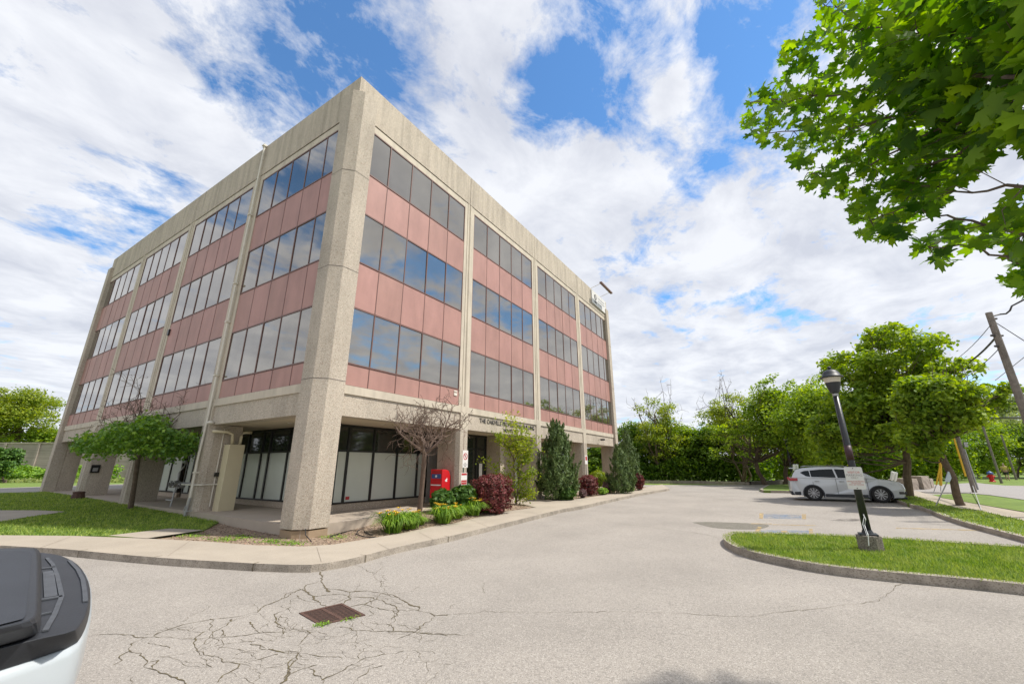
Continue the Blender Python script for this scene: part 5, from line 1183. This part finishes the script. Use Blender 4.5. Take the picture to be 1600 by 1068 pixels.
# mailbox
mx, my = at_az(690, 760, 17.55); mz = SL(mx, my); e = empty('mailbox', (mx, my, mz), label='bright red post box with sloping top beside the pier', cat='mailbox')
zt_ = zat(690, 733, mx, my); Wd, Dp = .62, .54
def side_profile(ins=0): return [(0 + ins, .12 + ins), (Dp - ins, .12 + ins), (Dp - ins, (zt_ - mz) - .28), (Dp - .13, (zt_ - mz) - .05), (Dp - .30, (zt_ - mz)), (0 + ins, (zt_ - mz) - ins)]
MBX = lambda a, b, z: (mx + a, my + b, mz + z)
mb = MB(); pr = side_profile(); i = 0
mb.v = [MBX(a, 0, z) for a, z in pr] + [MBX(a, Wd, z) for a, z in pr]; n_ = len(pr); mb.f = [tuple(reversed(range(n_))), tuple(range(n_, 2 * n_))] + [(k, (k + 1) % n_, n_ + (k + 1) % n_, n_ + k) for k in range(n_)]
mb.build('body', M_red, e, bevel=.02)
mb = MB(); mb.box(mx + .04, mx + Dp - .04, my + .04, my + Wd - .04, mz, mz + .12); mb.build('base', M_ink, e)
hh = zt_ - mz
mb = MB(); mb.box(mx - .006, mx - .0005, my + .06, my + Wd - .06, mz + hh * .76, mz + hh * .88); lg_ = mb.build('label_band', M_blue, e)
mb = MB(); mb.tube([(mx - .012, my + Wd * .5, mz + hh * .82), (mx - .007, my + Wd * .5, mz + hh * .82)], .05, 14); mb.build('emblem', M_white2, lg_)
mb = MB(); mb.box(mx - .02, mx - .0005, my + .05, my + Wd - .05, mz + hh * .57, mz + hh * .60); mb.build('slot_trim', M_white2, e)
mb = MB(); mb.box(mx - .004, mx - .0005, my + .08, my + Wd - .08, mz + hh * .92, mz + hh * .95); mb.build('text_line', M_signred, e)
# white wing emblem on the side facing the lot
mb = MB(); ox, oz = mx + Dp * .48, mz + hh * .72
mb.v = [(ox + a * .012, my - .004, oz + b * .012) for a, b in [(-7, -2), (0, 3), (4, 8), (4, 3), (7, 2), (3, -1), (6, -5), (-1, -6)]]; mb.f = [(0, 1, 2, 3, 4, 5, 6, 7)]; mb.build('emblem', M_white2, e)
# sign post in the bed
sx, sy, sz = WB(722, 801); e = empty('sign_post', (sx, sy, sz), label='thin metal post carrying a no-parking sign above a red notice', cat='sign')
zs = [zat(u, v, sx, sy) for u, v in ((727, 703), (727, 730), (723, 738), (723, 757))]
mb = MB(); mb.tube([(sx, sy, sz - .1), (sx, sy, zs[0])], .025, 8); mb.build('post', mat('green_post', (.06, .10, .08), .6), e)
rot = Matrix.Rotation(R(10), 4, 'Z')
def plate(nm, x0, x1, z0, z1, off, m_, par):
    q = MB(); q.box(sx + x0, sx + x1, sy - .03 - off - .003, sy - .03 - off, z0, z1); return q.build(nm, m_, par)
pz = plate('no_parking_sign', -.10, .22, zs[1], zs[0], 0, M_signw, e)
q = MB(); hc = (sx + .06, 0, (zs[0] * .64 + zs[1] * .36)); n_ = 24
for r0, r1 in ((.095, .128),):
    for k in range(n_):
        a0, a1 = 2 * math.pi * k / n_, 2 * math.pi * (k + 1) / n_; yy = sy - .0345
        q.quad((hc[0] + r0 * math.cos(a0), yy, hc[2] + r0 * math.sin(a0)), (hc[0] + r1 * math.cos(a0), yy, hc[2] + r1 * math.sin(a0)), (hc[0] + r1 * math.cos(a1), yy, hc[2] + r1 * math.sin(a1)), (hc[0] + r0 * math.cos(a1), yy, hc[2] + r0 * math.sin(a1)))
q.quad((hc[0] - .08, sy - .036, hc[2] + .06), (hc[0] - .06, sy - .036, hc[2] + .08), (hc[0] + .08, sy - .036, hc[2] - .06), (hc[0] + .06, sy - .036, hc[2] - .08)); q.build('prohibition_ring', M_signred, pz)
text_mesh('P', .16, 'sign_letter', M_ink, pz, Matrix.Translation((hc[0], sy - .0335, hc[2])) @ XR, extrude=.0003)
zz = zs[1] + .16
for k, t_ in enumerate(('NO', 'PARKING', 'HERE')): text_mesh(t_, .06, 'sign_text', M_ink, pz, Matrix.Translation((hc[0], sy - .0345, zz - k * .055)) @ XR, extrude=.0003)
rz = plate('red_notice', -.17, .19, zs[3], zs[2], .006, M_signw, e)
q = MB(); q.box(sx - .15, sx + .17, sy - .0425, sy - .0395, zs[2] - .09, zs[2] - .02); q.box(sx - .15, sx + .17, sy - .0425, sy - .0395, zs[3] + .02, zs[3] + .17); q.build('red_field', M_signred, rz)
text_mesh('FIRE ROUTE', .05, 'sign_text', M_white2, rz, Matrix.Translation((sx + .01, sy - .044, zs[3] + .095)) @ XR, extrude=.0003)
s2 = W(918, 774, .12); e = empty('sign_post', s2, label='small white sign with red ring on the far pier behind the second barberry', cat='sign')
mb = MB(); zt2 = zat(917, 711, s2[0], s2[1]); mb.tube([s2, (s2[0], s2[1], zt2)], .025, 6); mb.build('post', M_metal, e)
mb = MB(); mb.box(s2[0] - .2, s2[0] + .2, s2[1] - .04, s2[1] - .03, zt2 - .5, zt2); pp_ = mb.build('sign_face', M_signw, e)
mb = MB(); mb.box(s2[0] - .12, s2[0] + .12, s2[1] - .045, s2[1] - .0405, zt2 - .28, zt2 - .06); mb.build('red_mark', M_signred, pp_)
hs = MB(); hs.tube([W(u, v, .115) for u, v in [(515, 838), (530, 833), (548, 828), (560, 829), (578, 822), (595, 818)]], .015, 6); hs.tube([W(u, v, .12) for u, v in [(578, 822), (560, 828), (556, 834), (570, 838), (587, 839)]], .015, 6); hs.tube([W(u, v, .12) for u, v in [(566, 826), (572, 832), (582, 836)]], .012, 6)
tag(hs.build('garden_hose', M_rubber), 'black irrigation hose looping over the soil between the column and the first daylily', 'hose')
hs = MB(); pA = W(487, 846, .1); hs.tube([(-.05, -.28, .02), (-.1, -.40, -.12), pA], .012, 6); tag(hs.build('cable', M_rubber), 'short black cable trailing from the corner column footing', 'cable')

# ------------------------------------------------------------------ cars
def car(label, cat, paint, p_rear, p_front, s, group=None, height=1.70, kind='suv'):
    """side view x = length axis (front +x); the near wheels' contact points are given"""
    pr_, pf = np.array(p_rear), np.array(p_front); d = pf - pr_; ang = math.atan2(d[1], d[0])
    e = empty('suv' if kind == 'suv' else 'sedan', (0, 0, 0), ang, label=label, cat=cat, group=group)
    # origin: midpoint of axle line on the right-hand (near) side; near side is -y local... offset half a track
    hw = .92 * s; wb = 2.705 * s
    mid = (pr_ + pf) / 2; nx, ny = -math.sin(ang), math.cos(ang)
    e.location = (mid[0] + nx * (hw - .11 * s), mid[1] + ny * (hw - .11 * s), mid[2])
    Hs = height / 1.70
    wr = .385; xr, xf = -wb / 2 / s, wb / 2 / s
    def arch(xc, a0, a1, r=.43, n=10): return [(xc + r * math.cos(R(a0 + (a1 - a0) * k / n)), .34 + r * math.sin(R(a0 + (a1 - a0) * k / n))) for k in range(n + 1)]
    low = [(-2.27, .34)] + [(-2.22, .30), (-1.85, .24)] + arch(xr, 195, -15) + [(-.85, .23), (.85, .23)] + arch(xf, 195, -15) + [(1.85, .24), (2.25, .27), (2.30, .42), (2.33, .66), (2.29, .86), (2.14, .98), (1.78, 1.07), (1.35, 1.115), (.95, 1.13),
           (0, 1.12), (-1.2, 1.13), (-2.05, 1.16), (-2.24, 1.10), (-2.31, .95), (-2.33, .70), (-2.33, .5)]
    def slab(mb, outline, ys):
        n = len(outline); base = len(mb.v); cxm, czm = 0, .7
        for y, ins in ys:
            for x, z in outline:
                xx = x * (1 - ins * 1.0) if abs(x) > 2.0 else x; zz = z - ins * 1.1 * max(0, (z - .95)) * 3 if z > .95 else z
                tk = 0 if abs(y) < .5 else (.045 * max(0, (.62 - z) / .4) + .07 * max(0, (z - .88) / .25)); mb.v.append((xx * s, (y - math.copysign(tk, y)) * s, zz * s * Hs))
        for k in range(len(ys) - 1):
            for j in range(n): a = base + k * n + j; b = base + k * n + (j + 1) % n; mb.f.append((a, b, b + n, a + n))
        mb.f.append(tuple(base + j for j in reversed(range(n)))); mb.f.append(tuple(base + (len(ys) - 1) * n + j for j in range(n)))
    mb = MB(); slab(mb, low, [(-.90, .05), (-.92, .025), (-.80, .0), (-.4, -.012), (.4, -.012), (.80, .0), (.92, .025), (.90, .05)])
    b = mb.build('body', paint, e, local=True, bevel=.02 * s)
    # greenhouse
    gh = [(-2.20, 1.12), (-2.12, 1.30), (-1.96, 1.53), (-1.62, 1.625), (-1.1, 1.68), (-.55, 1.70), (-.05, 1.69), (.33, 1.63), (.65, 1.52), (1.0, 1.34), (1.38, 1.10)]
    def hwz(z): return .85 - max(0, z - 1.1) * .40
    mb = MB(); n = len(gh); base = 0
    for sd_ in (-1, 1):
        for x, z in gh: mb.v.append((x * s, sd_ * hwz(z) * s, z * s * Hs))
    mb.f.append(tuple(reversed(range(n)))); mb.f.append(tuple(n + j for j in range(n)))
    for j in range(n - 1): mb.f.append((j, j + 1, n + j + 1, n + j))
    mb.f.append((n - 1, 0, n, 2 * n - 1))
    cb_ = mb.build('roof', paint, e, local=True, bevel=.03 * s)
    def sidepoly(nm, pts, m_, par, off=.006, th=None):
        for sd_ in (-1, 1):
            q = MB(); P_ = [(x * s, sd_ * (hwz(z) + off) * s, z * s * Hs) for x, z in pts]; P2 = [(x, y - sd_ * .02 * s, z) for x, y, z in P_]; k = len(P_)
            q.v = P_ + P2; q.f = [tuple(range(k)), tuple(reversed(range(k, 2 * k)))] + [(j, (j + 1) % k, k + (j + 1) % k, k + j) for j in range(k)]; q.build(nm, m_, par, local=True)
    sidepoly('rear_quarter_window', [(-1.78, 1.40), (-1.55, 1.22), (-1.36, 1.19), (-1.38, 1.50), (-1.58, 1.485)], M_carglass, e)
    sidepoly('rear_door_window', [(-1.32, 1.185), (-.28, 1.155), (-.34, 1.575), (-.85, 1.56), (-1.34, 1.51)], M_carglass, e)
    sidepoly('front_door_window', [(-.20, 1.15), (.92, 1.14), (.84, 1.25), (.50, 1.47), (.22, 1.55), (-.27, 1.575)], M_carglass, e)
    def across(nm, x0, z0, x1, z1, k0, k1, m_, off):
        q = MB(); L_ = math.hypot(x1 - x0, z1 - z0); nx_, nz_ = (z1 - z0) / L_ * off, -(x1 - x0) / L_ * off
        w0, w1 = hwz(z0) * k0, hwz(z1) * k1; q.v = [((x0 + nx_) * s, -w0 * s, (z0 + nz_) * s * Hs), ((x0 + nx_) * s, w0 * s, (z0 + nz_) * s * Hs), ((x1 + nx_) * s, w1 * s, (z1 + nz_) * s * Hs), ((x1 + nx_) * s, -w1 * s, (z1 + nz_) * s * Hs)]; q.f = [(0, 1, 2, 3)]; q.build(nm, m_, e, local=True)
    across('windscreen', 1.32, 1.14, .52, 1.575, .93, .93, M_carglass, -.012 if False else .02)
    across('rear_window', -2.165, 1.18, -1.99, 1.48, .86, .86, M_carglass, -.03)
    # cladding, door seams, handles, mirrors, lights, rails, wheels
    for sd_ in (-1, 1):
        q = MB(); q.box(-.86 * s, .86 * s, sd_ * .90 * s, sd_ * .935 * s, .21 * s * Hs, .36 * s * Hs); q.build('side_skirt', M_plastic, e, local=True)
        for x in (-.32, .92, -1.30):
            q = MB(); q.box((x - .006) * s, (x + .006) * s, sd_ * .905 * s, sd_ * .925 * s, .37 * s * Hs, (1.10 if x > -1 else .95) * s * Hs); q.build('door_seam', M_ink, e, local=True)
        for x in (-.55, -1.45 + .5): pass
        for x in (-1.12, -.08):
            q = MB(); q.box((x - .1) * s, (x + .1) * s, sd_ * .915 * s, sd_ * .95 * s, .955 * s * Hs, .995 * s * Hs); q.build('door_handle', M_metal, e, local=True, bevel=.01)
        q = MB(); q.box(.72 * s, .95 * s, sd_ * .88 * s, sd_ * 1.08 * s, 1.12 * s * Hs, 1.27 * s * Hs); q.build('wing_mirror', paint, e, local=True, bevel=.03)
        q = MB(); q.tube([(-1.6 * s, sd_ * .62 * s, 1.70 * s * Hs), (-1.45 * s, sd_ * .62 * s, 1.735 * s * Hs), (.1 * s, sd_ * .62 * s, 1.74 * s * Hs), (.3 * s, sd_ * .62 * s, 1.70 * s * Hs)], .018 * s, 6); q.build('roof_rail', M_metal, e, local=True)
        q = MB(); q.v = [(x * s, sd_ * y * s, z * s * Hs) for x, y, z in [(2.0, .80, .93), (2.28, .66, .84), (2.34, .52, .76), (2.31, .68, .72), (1.95, .925, .84), (1.72, .93, .93)]]; q.f = [(0, 1, 2, 3, 4, 5)]; q.build('headlight', M_clearlamp, e, local=True)
        q = MB(); q.box(-2.345 * s, -1.95 * s, sd_ * .70 * s, sd_ * .935 * s, .98 * s * Hs, 1.12 * s * Hs); q.build('tail_light', M_redlamp, e, local=True, bevel=.03)
        q = MB(); q.box(2.05 * s, 2.335 * s, sd_ * .66 * s, sd_ * .90 * s, .42 * s * Hs, .54 * s * Hs); q.build('fog_lamp', M_ink, e, local=True, bevel=.02)
        for x in (xr, xf):
            q = MB(); arcp = arch(x, 200, -20, .47, 14); arci = arch(x, 200, -20, .415, 14); i0 = 0
            for yy in (.90, .938):
                for p_ in arcp: q.v.append((p_[0] * s, sd_ * yy * s, p_[1] * s * Hs))
                for p_ in arci: q.v.append((p_[0] * s, sd_ * yy * s, p_[1] * s * Hs))
            m = len(arcp)
            for j in range(m - 1): q.f += [(2 * m + j, 2 * m + j + 1, 3 * m + j + 1, 3 * m + j), (j, j + 1, 2 * m + j + 1, 2 * m + j)]
            q.build('arch_trim', M_plastic, e, local=True)
            w = MB(); prof = [(.25, -.11), (.34, -.11), (wr, -.08), (wr, .08), (.34, .11), (.25, .11)]
            nseg = 28
            for (r_, yy) in prof:
                for j in range(nseg): a = 2 * math.pi * j / nseg; w.v.append((x * s + r_ * s * math.cos(a), sd_ * (.81 * s) + yy * s * sd_, wr * s + r_ * s * math.sin(a)))
            for k in range(len(prof) - 1):
                for j in range(nseg): a = k * nseg + j; b_ = k * nseg + (j + 1) % nseg; w.f.append((a, b_, b_ + nseg, a + nseg))
            wh = w.build('wheel', M_rubber, e, local=True, smooth=False)
            w = MB(); y0 = sd_ * .81 * s
            w.tube([(x * s, y0 + sd_ * .02 * s, wr * s), (x * s, y0 + sd_ * .06 * s, wr * s)], .235 * s, 24); w.build('hub_disc', M_ink, wh, local=True)
            w = MB(); w.tube([(x * s, y0 + sd_ * .06 * s, wr * s), (x * s, y0 + sd_ * .095 * s, wr * s)], .05 * s, 12)
            for k in range(10):
                a = 2 * math.pi * k / 10; a2 = a + .18
                dx, dz = math.cos(a), math.sin(a); ex, ez = math.cos(a2), math.sin(a2)
                yy = y0 + sd_ * .09 * s; i0 = len(w.v)
                for rr_, (cx_, cz_), hw_ in ((.04, (dx, dz), .014), (.245, (ex, ez), .026)):
                    w.v.append((x * s + (cx_ * rr_ - cz_ * hw_) * s, yy, wr * s + (cz_ * rr_ + cx_ * hw_) * s)); w.v.append((x * s + (cx_ * rr_ + cz_ * hw_) * s, yy, wr * s + (cz_ * rr_ - cx_ * hw_) * s))
                w.f.append((i0, i0 + 1, i0 + 3, i0 + 2))
            for j in range(nseg):
                a0, a1 = 2 * math.pi * j / nseg, 2 * math.pi * (j + 1) / nseg; yy = y0 + sd_ * .095 * s
                w.quad(*[(x * s + r_ * s * math.cos(a_), yy, wr * s + r_ * s * math.sin(a_)) for r_, a_ in ((.24, a0), (.262, a0), (.262, a1), (.24, a1))])
            w.build('rim', M_alloy, wh, local=True)
    q = MB(); q.box(2.20 * s, 2.345 * s, -.5 * s, .5 * s, .55 * s * Hs, .78 * s * Hs); q.build('grille', M_ink, e, local=True, bevel=.02)
    q = MB(); q.box(-2.345 * s, -1.9 * s, -.88 * s, .88 * s, .26 * s * Hs, .45 * s * Hs); q.build('rear_bumper', M_plastic, e, local=True, bevel=.03)
    q = MB(); q.box(1.95 * s, 2.32 * s, -.86 * s, .86 * s, .20 * s * Hs, .30 * s * Hs); q.build('front_lip', M_plastic, e, local=True, bevel=.02)
    q = MB(); q.box(-2.22 * s, -1.95 * s, -.55 * s, .55 * s, 1.60 * s * Hs, 1.645 * s * Hs); q.build('spoiler', paint, e, local=True, bevel=.015)
    q = MB(); q.box(-2.0 * s, 2.0 * s, -.74 * s, .74 * s, .25 * s * Hs, .9 * s * Hs); q.build('underbody', M_ink, e, local=True)
    return e
pr_ = W(1274, 782.0, 0); pf_ = W(1379.3, 785.0, 0); sc = math.dist(pr_, pf_) / 2.705
car('silver suv parked nose-in towards the street maples, seen from its side', 'car', M_silver, pr_, pf_, sc, height=1.70)
d0 = on_depth(105, 728, 55); d1_ = on_depth(128, 728, 55)
zc_ = -.12
car('dark car passing in front of the noise wall, mostly hidden by scrub', 'car', mat('dark_car_paint', (.03, .035, .045), .3, coat=.8), (d1_[0], d1_[1], zc_), (d1_[0] - (d1_[0] - d0[0]) * 1.0, d1_[1] - (d1_[1] - d0[1]), zc_), 1.0, height=1.75)

# ------------------------------------------------------------------ pickup truck, its tailgate at the lower left
te = empty('pickup_truck', (-8.5, -8.0, G(-8.5, -8)), label='white pickup truck with a black bed cover, only its tailgate corner in view', cat='truck')
def TP(u, v, z):
    d = ray(u, v); t = (z - CZ) / d[2]; return (CX + t * d[0], CY + t * d[1], z)
ZT = 1.17
def loft(name, rings, material, parent, cap=(True, True), smooth=False, bevel=0):
    q = MB(); n_ = len(rings[0])
    for r_ in rings: q.v += [tuple(p_) for p_ in r_]
    for k in range(len(rings) - 1):
        for j in range(n_): a = k * n_ + j; b_ = k * n_ + (j + 1) % n_; q.f.append((a, b_, b_ + n_, a + n_))
    if cap[0]: q.f.append(tuple(reversed(range(n_))))
    if cap[1]: q.f.append(tuple((len(rings) - 1) * n_ + j for j in range(n_)))
    return q.build(name, material, parent, smooth=smooth, bevel=bevel)
XB = -12.3
def ring(pts, z, far, near, it=1):
    P_ = [TP(u, v, z)[:2] for u, v in pts]; P_ = smooth_line(P_, it)
    # continue both flanks straight towards the cab
    return [(XB, far, z), (-8.5, far, z), (P_[0][0] - .35, far - .01, z)] + [(x, y, z) for x, y in P_] + [(P_[-1][0] - .35, near, z), (-8.5, near, z), (XB, near, z)]
tops = [(58, 862), (85, 865), (100, 869), (118, 878), (131, 892), (139, 912), (140, 935), (135, 958), (127, 974), (116, 986), (54, 998), (0, 1012)]
bots = [(58, 865), (85, 867), (101, 871), (119, 880), (132, 894), (140.5, 914), (142, 940), (139, 965), (131, 989), (119, 1007), (60, 1028), (0, 1047)]
yF = TP(58, 862, 1.19)[1] + .16; yN = TP(0, 1012, 1.19)[1] - .07
r_top = ring(tops, 1.19, yF, yN); r_bot = ring(bots, 1.135, yF, yN)
cap = loft('bed_cap', [r_bot, r_top], M_plastic, te, bevel=.006)
for p_ in cap.data.polygons: p_.use_smooth = abs(p_.normal.z) < .85
def grow_ring(r_, d_, z):
    cx_ = -9.5; cy_ = (yF + yN) / 2; out_ = []
    for x, y, _ in r_:
        v_ = np.array([max(0, x + 7.6), y - cy_]); L_ = np.linalg.norm(v_); v_ = v_ / L_; out_.append((x + v_[0] * d_, y + v_[1] * d_, z))
    return out_
body_r = [grow_ring(r_bot, d_, z) for z, d_ in ((1.134, .003), (1.11, .008), (1.03, .012), (.92, .002), (.80, -.02), (.66, -.055), (.5, -.09), (.3, -.12))]
loft('bed_body', body_r[::-1], M_white, te, cap=(True, True), smooth=True)
# raised bed cover with rounded edges
ct = [(0, 859), (44, 858), (55, 859), (59, 866), (59, 950), (56, 962), (42, 969), (0, 980)]
cm = [(0, 856), (50, 855), (60, 857), (63, 866), (63, 958), (60, 970), (47, 978), (0, 990)]
cb2 = [(0, 857), (50, 857), (61, 859), (65, 868), (65, 972), (62, 986), (51, 994), (0, 1008)]
def cring(pts, z): 
    P_ = smooth_line([TP(u, v, z)[:2] for u, v in pts], 1); return [(XB + .4, yF - .12, z), (P_[0][0] - .3, yF - .12, z)] + [(x, y, z) for x, y in P_] + [(P_[-1][0] - .3, yN + .08, z), (XB + .4, yN + .08, z)]
o = loft('bed_cover', [cring(cb2, 1.195), cring(cm, 1.235), cring(ct, 1.25)], M_plastic, te, bevel=.006)
pn = [(0, 860), (38, 859.5), (48, 861), (50, 868), (41, 955), (38, 965), (28, 968), (0, 975)]
loft('cover_panel', [cring(pn, 1.2505), cring(pn, 1.2535)], M_vinyl, o)
def strip_on(pts, w, m_, par, nm, h=.004):
    P_ = [np.array(TP(u, v, 1.191)) for u, v in pts]; q = MB()
    for a, b_ in zip(P_[:-1], P_[1:]):
        t = unit(b_ - a); nn = np.array([-t[1], t[0], 0]) * w / 2; i0 = len(q.v)
        q.v += [tuple(p_) for p_ in (a - nn, b_ - nn, b_ + nn, a + nn)] + [tuple(p_ + [0, 0, h]) for p_ in (a - nn, b_ - nn, b_ + nn, a + nn)]
        q.f += [tuple(i0 + k for k in f_) for f_ in [(0, 3, 2, 1), (4, 5, 6, 7), (0, 1, 5, 4), (1, 2, 6, 5), (2, 3, 7, 6), (3, 0, 4, 7)]]
    return q.build(nm, m_, par)
M_worn = mat('worn_plastic', (.085, .092, .105), .5, .3, 20)
strip_on([(73, 872), (82, 882), (89, 900), (96, 932), (85, 960), (70, 986)], .012, M_worn, cap, 'cap_rib')
strip_on([(60, 889), (86, 886)], .02, M_worn, cap, 'cap_rib'); strip_on([(60, 938), (97, 932)], .02, M_worn, cap, 'cap_rib'); strip_on([(75, 893), (79, 933)], .03, M_worn, cap, 'cap_rib')
strip_on([(62, 961), (80, 957)], .008, M_worn, cap, 'cap_rib')
strip_on([(108, 876), (121, 890), (129, 906), (132, 925), (133, 940)], .012, M_worn, cap, 'cap_step')
strip_on([(140, 948), (146, 946)], .01, M_clearlamp, cap, 'reflector') if False else None
yn0, yf0 = yN, yF; oc = [(TP(139, 912, 1.19)[0], yF)]
# rest of the truck, outside the picture
q = MB(); q.box(-12.3, oc[0][0] - .3, yn0 + .1, yf0 - .1, .05, .5); q.build('chassis', M_ink, te)
gx0 = TP(0, 0, 1)[0]
for x in (-8.1, -11.6):
    for y in (yn0 + .12, yf0 - .12):
        q = MB(); q.tube([(x, y - .13, .08), (x, y + .13, .08)], .38, 24); wl_ = q.build('wheel', M_rubber, te); q = MB(); q.tube([(x, y - .135, .08), (x, y + .135, .08)], .24, 16); q.build('rim', M_alloy, wl_)
cabp = [(-9.55, ZT - .8), (-9.55, ZT + .0), (-9.75, ZT + .62), (-11.0, ZT + .66), (-11.75, ZT + .02), (-13.2, ZT - .1), (-13.3, ZT - .8)]
q = MB(); n_ = len(cabp); q.v = [(x, yn0 - .03 + (.14 if z > ZT + .3 else 0), z) for x, z in cabp] + [(x, yf0 + .03 - (.14 if z > ZT + .3 else 0), z) for x, z in cabp]; q.f = [tuple(reversed(range(n_))), tuple(range(n_, 2 * n_))] + [(k, (k + 1) % n_, n_ + (k + 1) % n_, n_ + k) for k in range(n_)]; q.build('cab', M_white, te, bevel=.04)
q = MB(); q.v = [(x, yn0 - .035 + (.13 if z > ZT + .3 else 0.03), z) for x, z in [(-9.75, ZT + .05), (-9.85, ZT + .55), (-10.95, ZT + .58), (-11.5, ZT + .05)]]; q.f = [(0, 1, 2, 3)]; q.build('side_window', M_carglass, te)

# ------------------------------------------------------------------ walking person in the distance
px_, py_, pz_ = W(1576, 751, .03); s = 1.02
pe = empty('person', (px_, py_, pz_), -.4, label='distant person in a yellow shirt and dark shorts walking across the street', cat='person')
def skin(name, nodes, edges, material, parent, lvl=2):
    me = D.meshes.new(name); me.from_pydata([n[:3] for n in nodes], edges, []); o = D.objects.new(name, me); COL.objects.link(o); o.parent = parent
    m = o.modifiers.new('skin', 'SKIN'); m.use_smooth_shade = True
    for i, n in enumerate(nodes): me.skin_vertices[0].data[i].radius = (n[3], n[4] if len(n) > 4 else n[3])
    me.skin_vertices[0].data[0].use_root = True
    o.modifiers.new('sub', 'SUBSURF').levels = 1; o.modifiers['sub'].render_levels = 1
    me.materials.append(material); return o
M_skin = mat('skin', (.42, .26, .19), .6); M_shirt = mat('yellow_shirt', (.55, .45, .12), .8, .1, 8); M_shorts = mat('dark_shorts', (.03, .03, .04), .8)
nd = [(0, 0, .92, .12, .15), (0, 0, 1.15, .11, .14), (0, 0, 1.38, .12, .17), (0, 0, 1.5, .05), (0, .01, 1.62, .085, .075), (0, .0, 1.74, .06),
      (.0, .19, 1.38, .05), (-.08, .24, 1.12, .04), (.05, .24, .88, .035), (0, -.19, 1.38, .05), (.1, -.24, 1.12, .04), (.22, -.23, .92, .035),
      (.0, .1, .85, .09), (.14, .1, .48, .06), (.1, .1, .08, .04), (.22, .1, .04, .035), (0, -.1, .85, .09), (-.1, -.1, .48, .06), (-.26, -.1, .12, .04), (-.18, -.1, .05, .035)]
ed = [(0, 1), (1, 2), (2, 3), (3, 4), (4, 5), (2, 6), (6, 7), (7, 8), (2, 9), (9, 10), (10, 11), (0, 12), (12, 13), (13, 14), (14, 15), (0, 16), (16, 17), (17, 18), (18, 19)]
skin('body', nd, ed, M_skin, pe)
skin('shirt', [(0, 0, 1.0, .14, .17), (0, 0, 1.18, .13, .165), (0, 0, 1.38, .14, .19), (0, 0, 1.46, .08), (0, .2, 1.38, .065), (-.04, .24, 1.2, .055), (0, -.2, 1.38, .065), (.04, -.24, 1.2, .055)], [(0, 1), (1, 2), (2, 3), (2, 4), (4, 5), (2, 6), (6, 7)], M_shirt, pe)
skin('shorts', [(0, 0, .98, .14, .17), (0, .1, .84, .11), (.1, .1, .58, .09), (0, -.1, .84, .11), (-.07, -.1, .58, .09)], [(0, 1), (1, 2), (0, 3), (3, 4)], M_shorts, pe)
skin('hair', [(-.03, 0, 1.72, .075), (-.04, 0, 1.66, .08)], [(0, 1)], M_signw, pe)
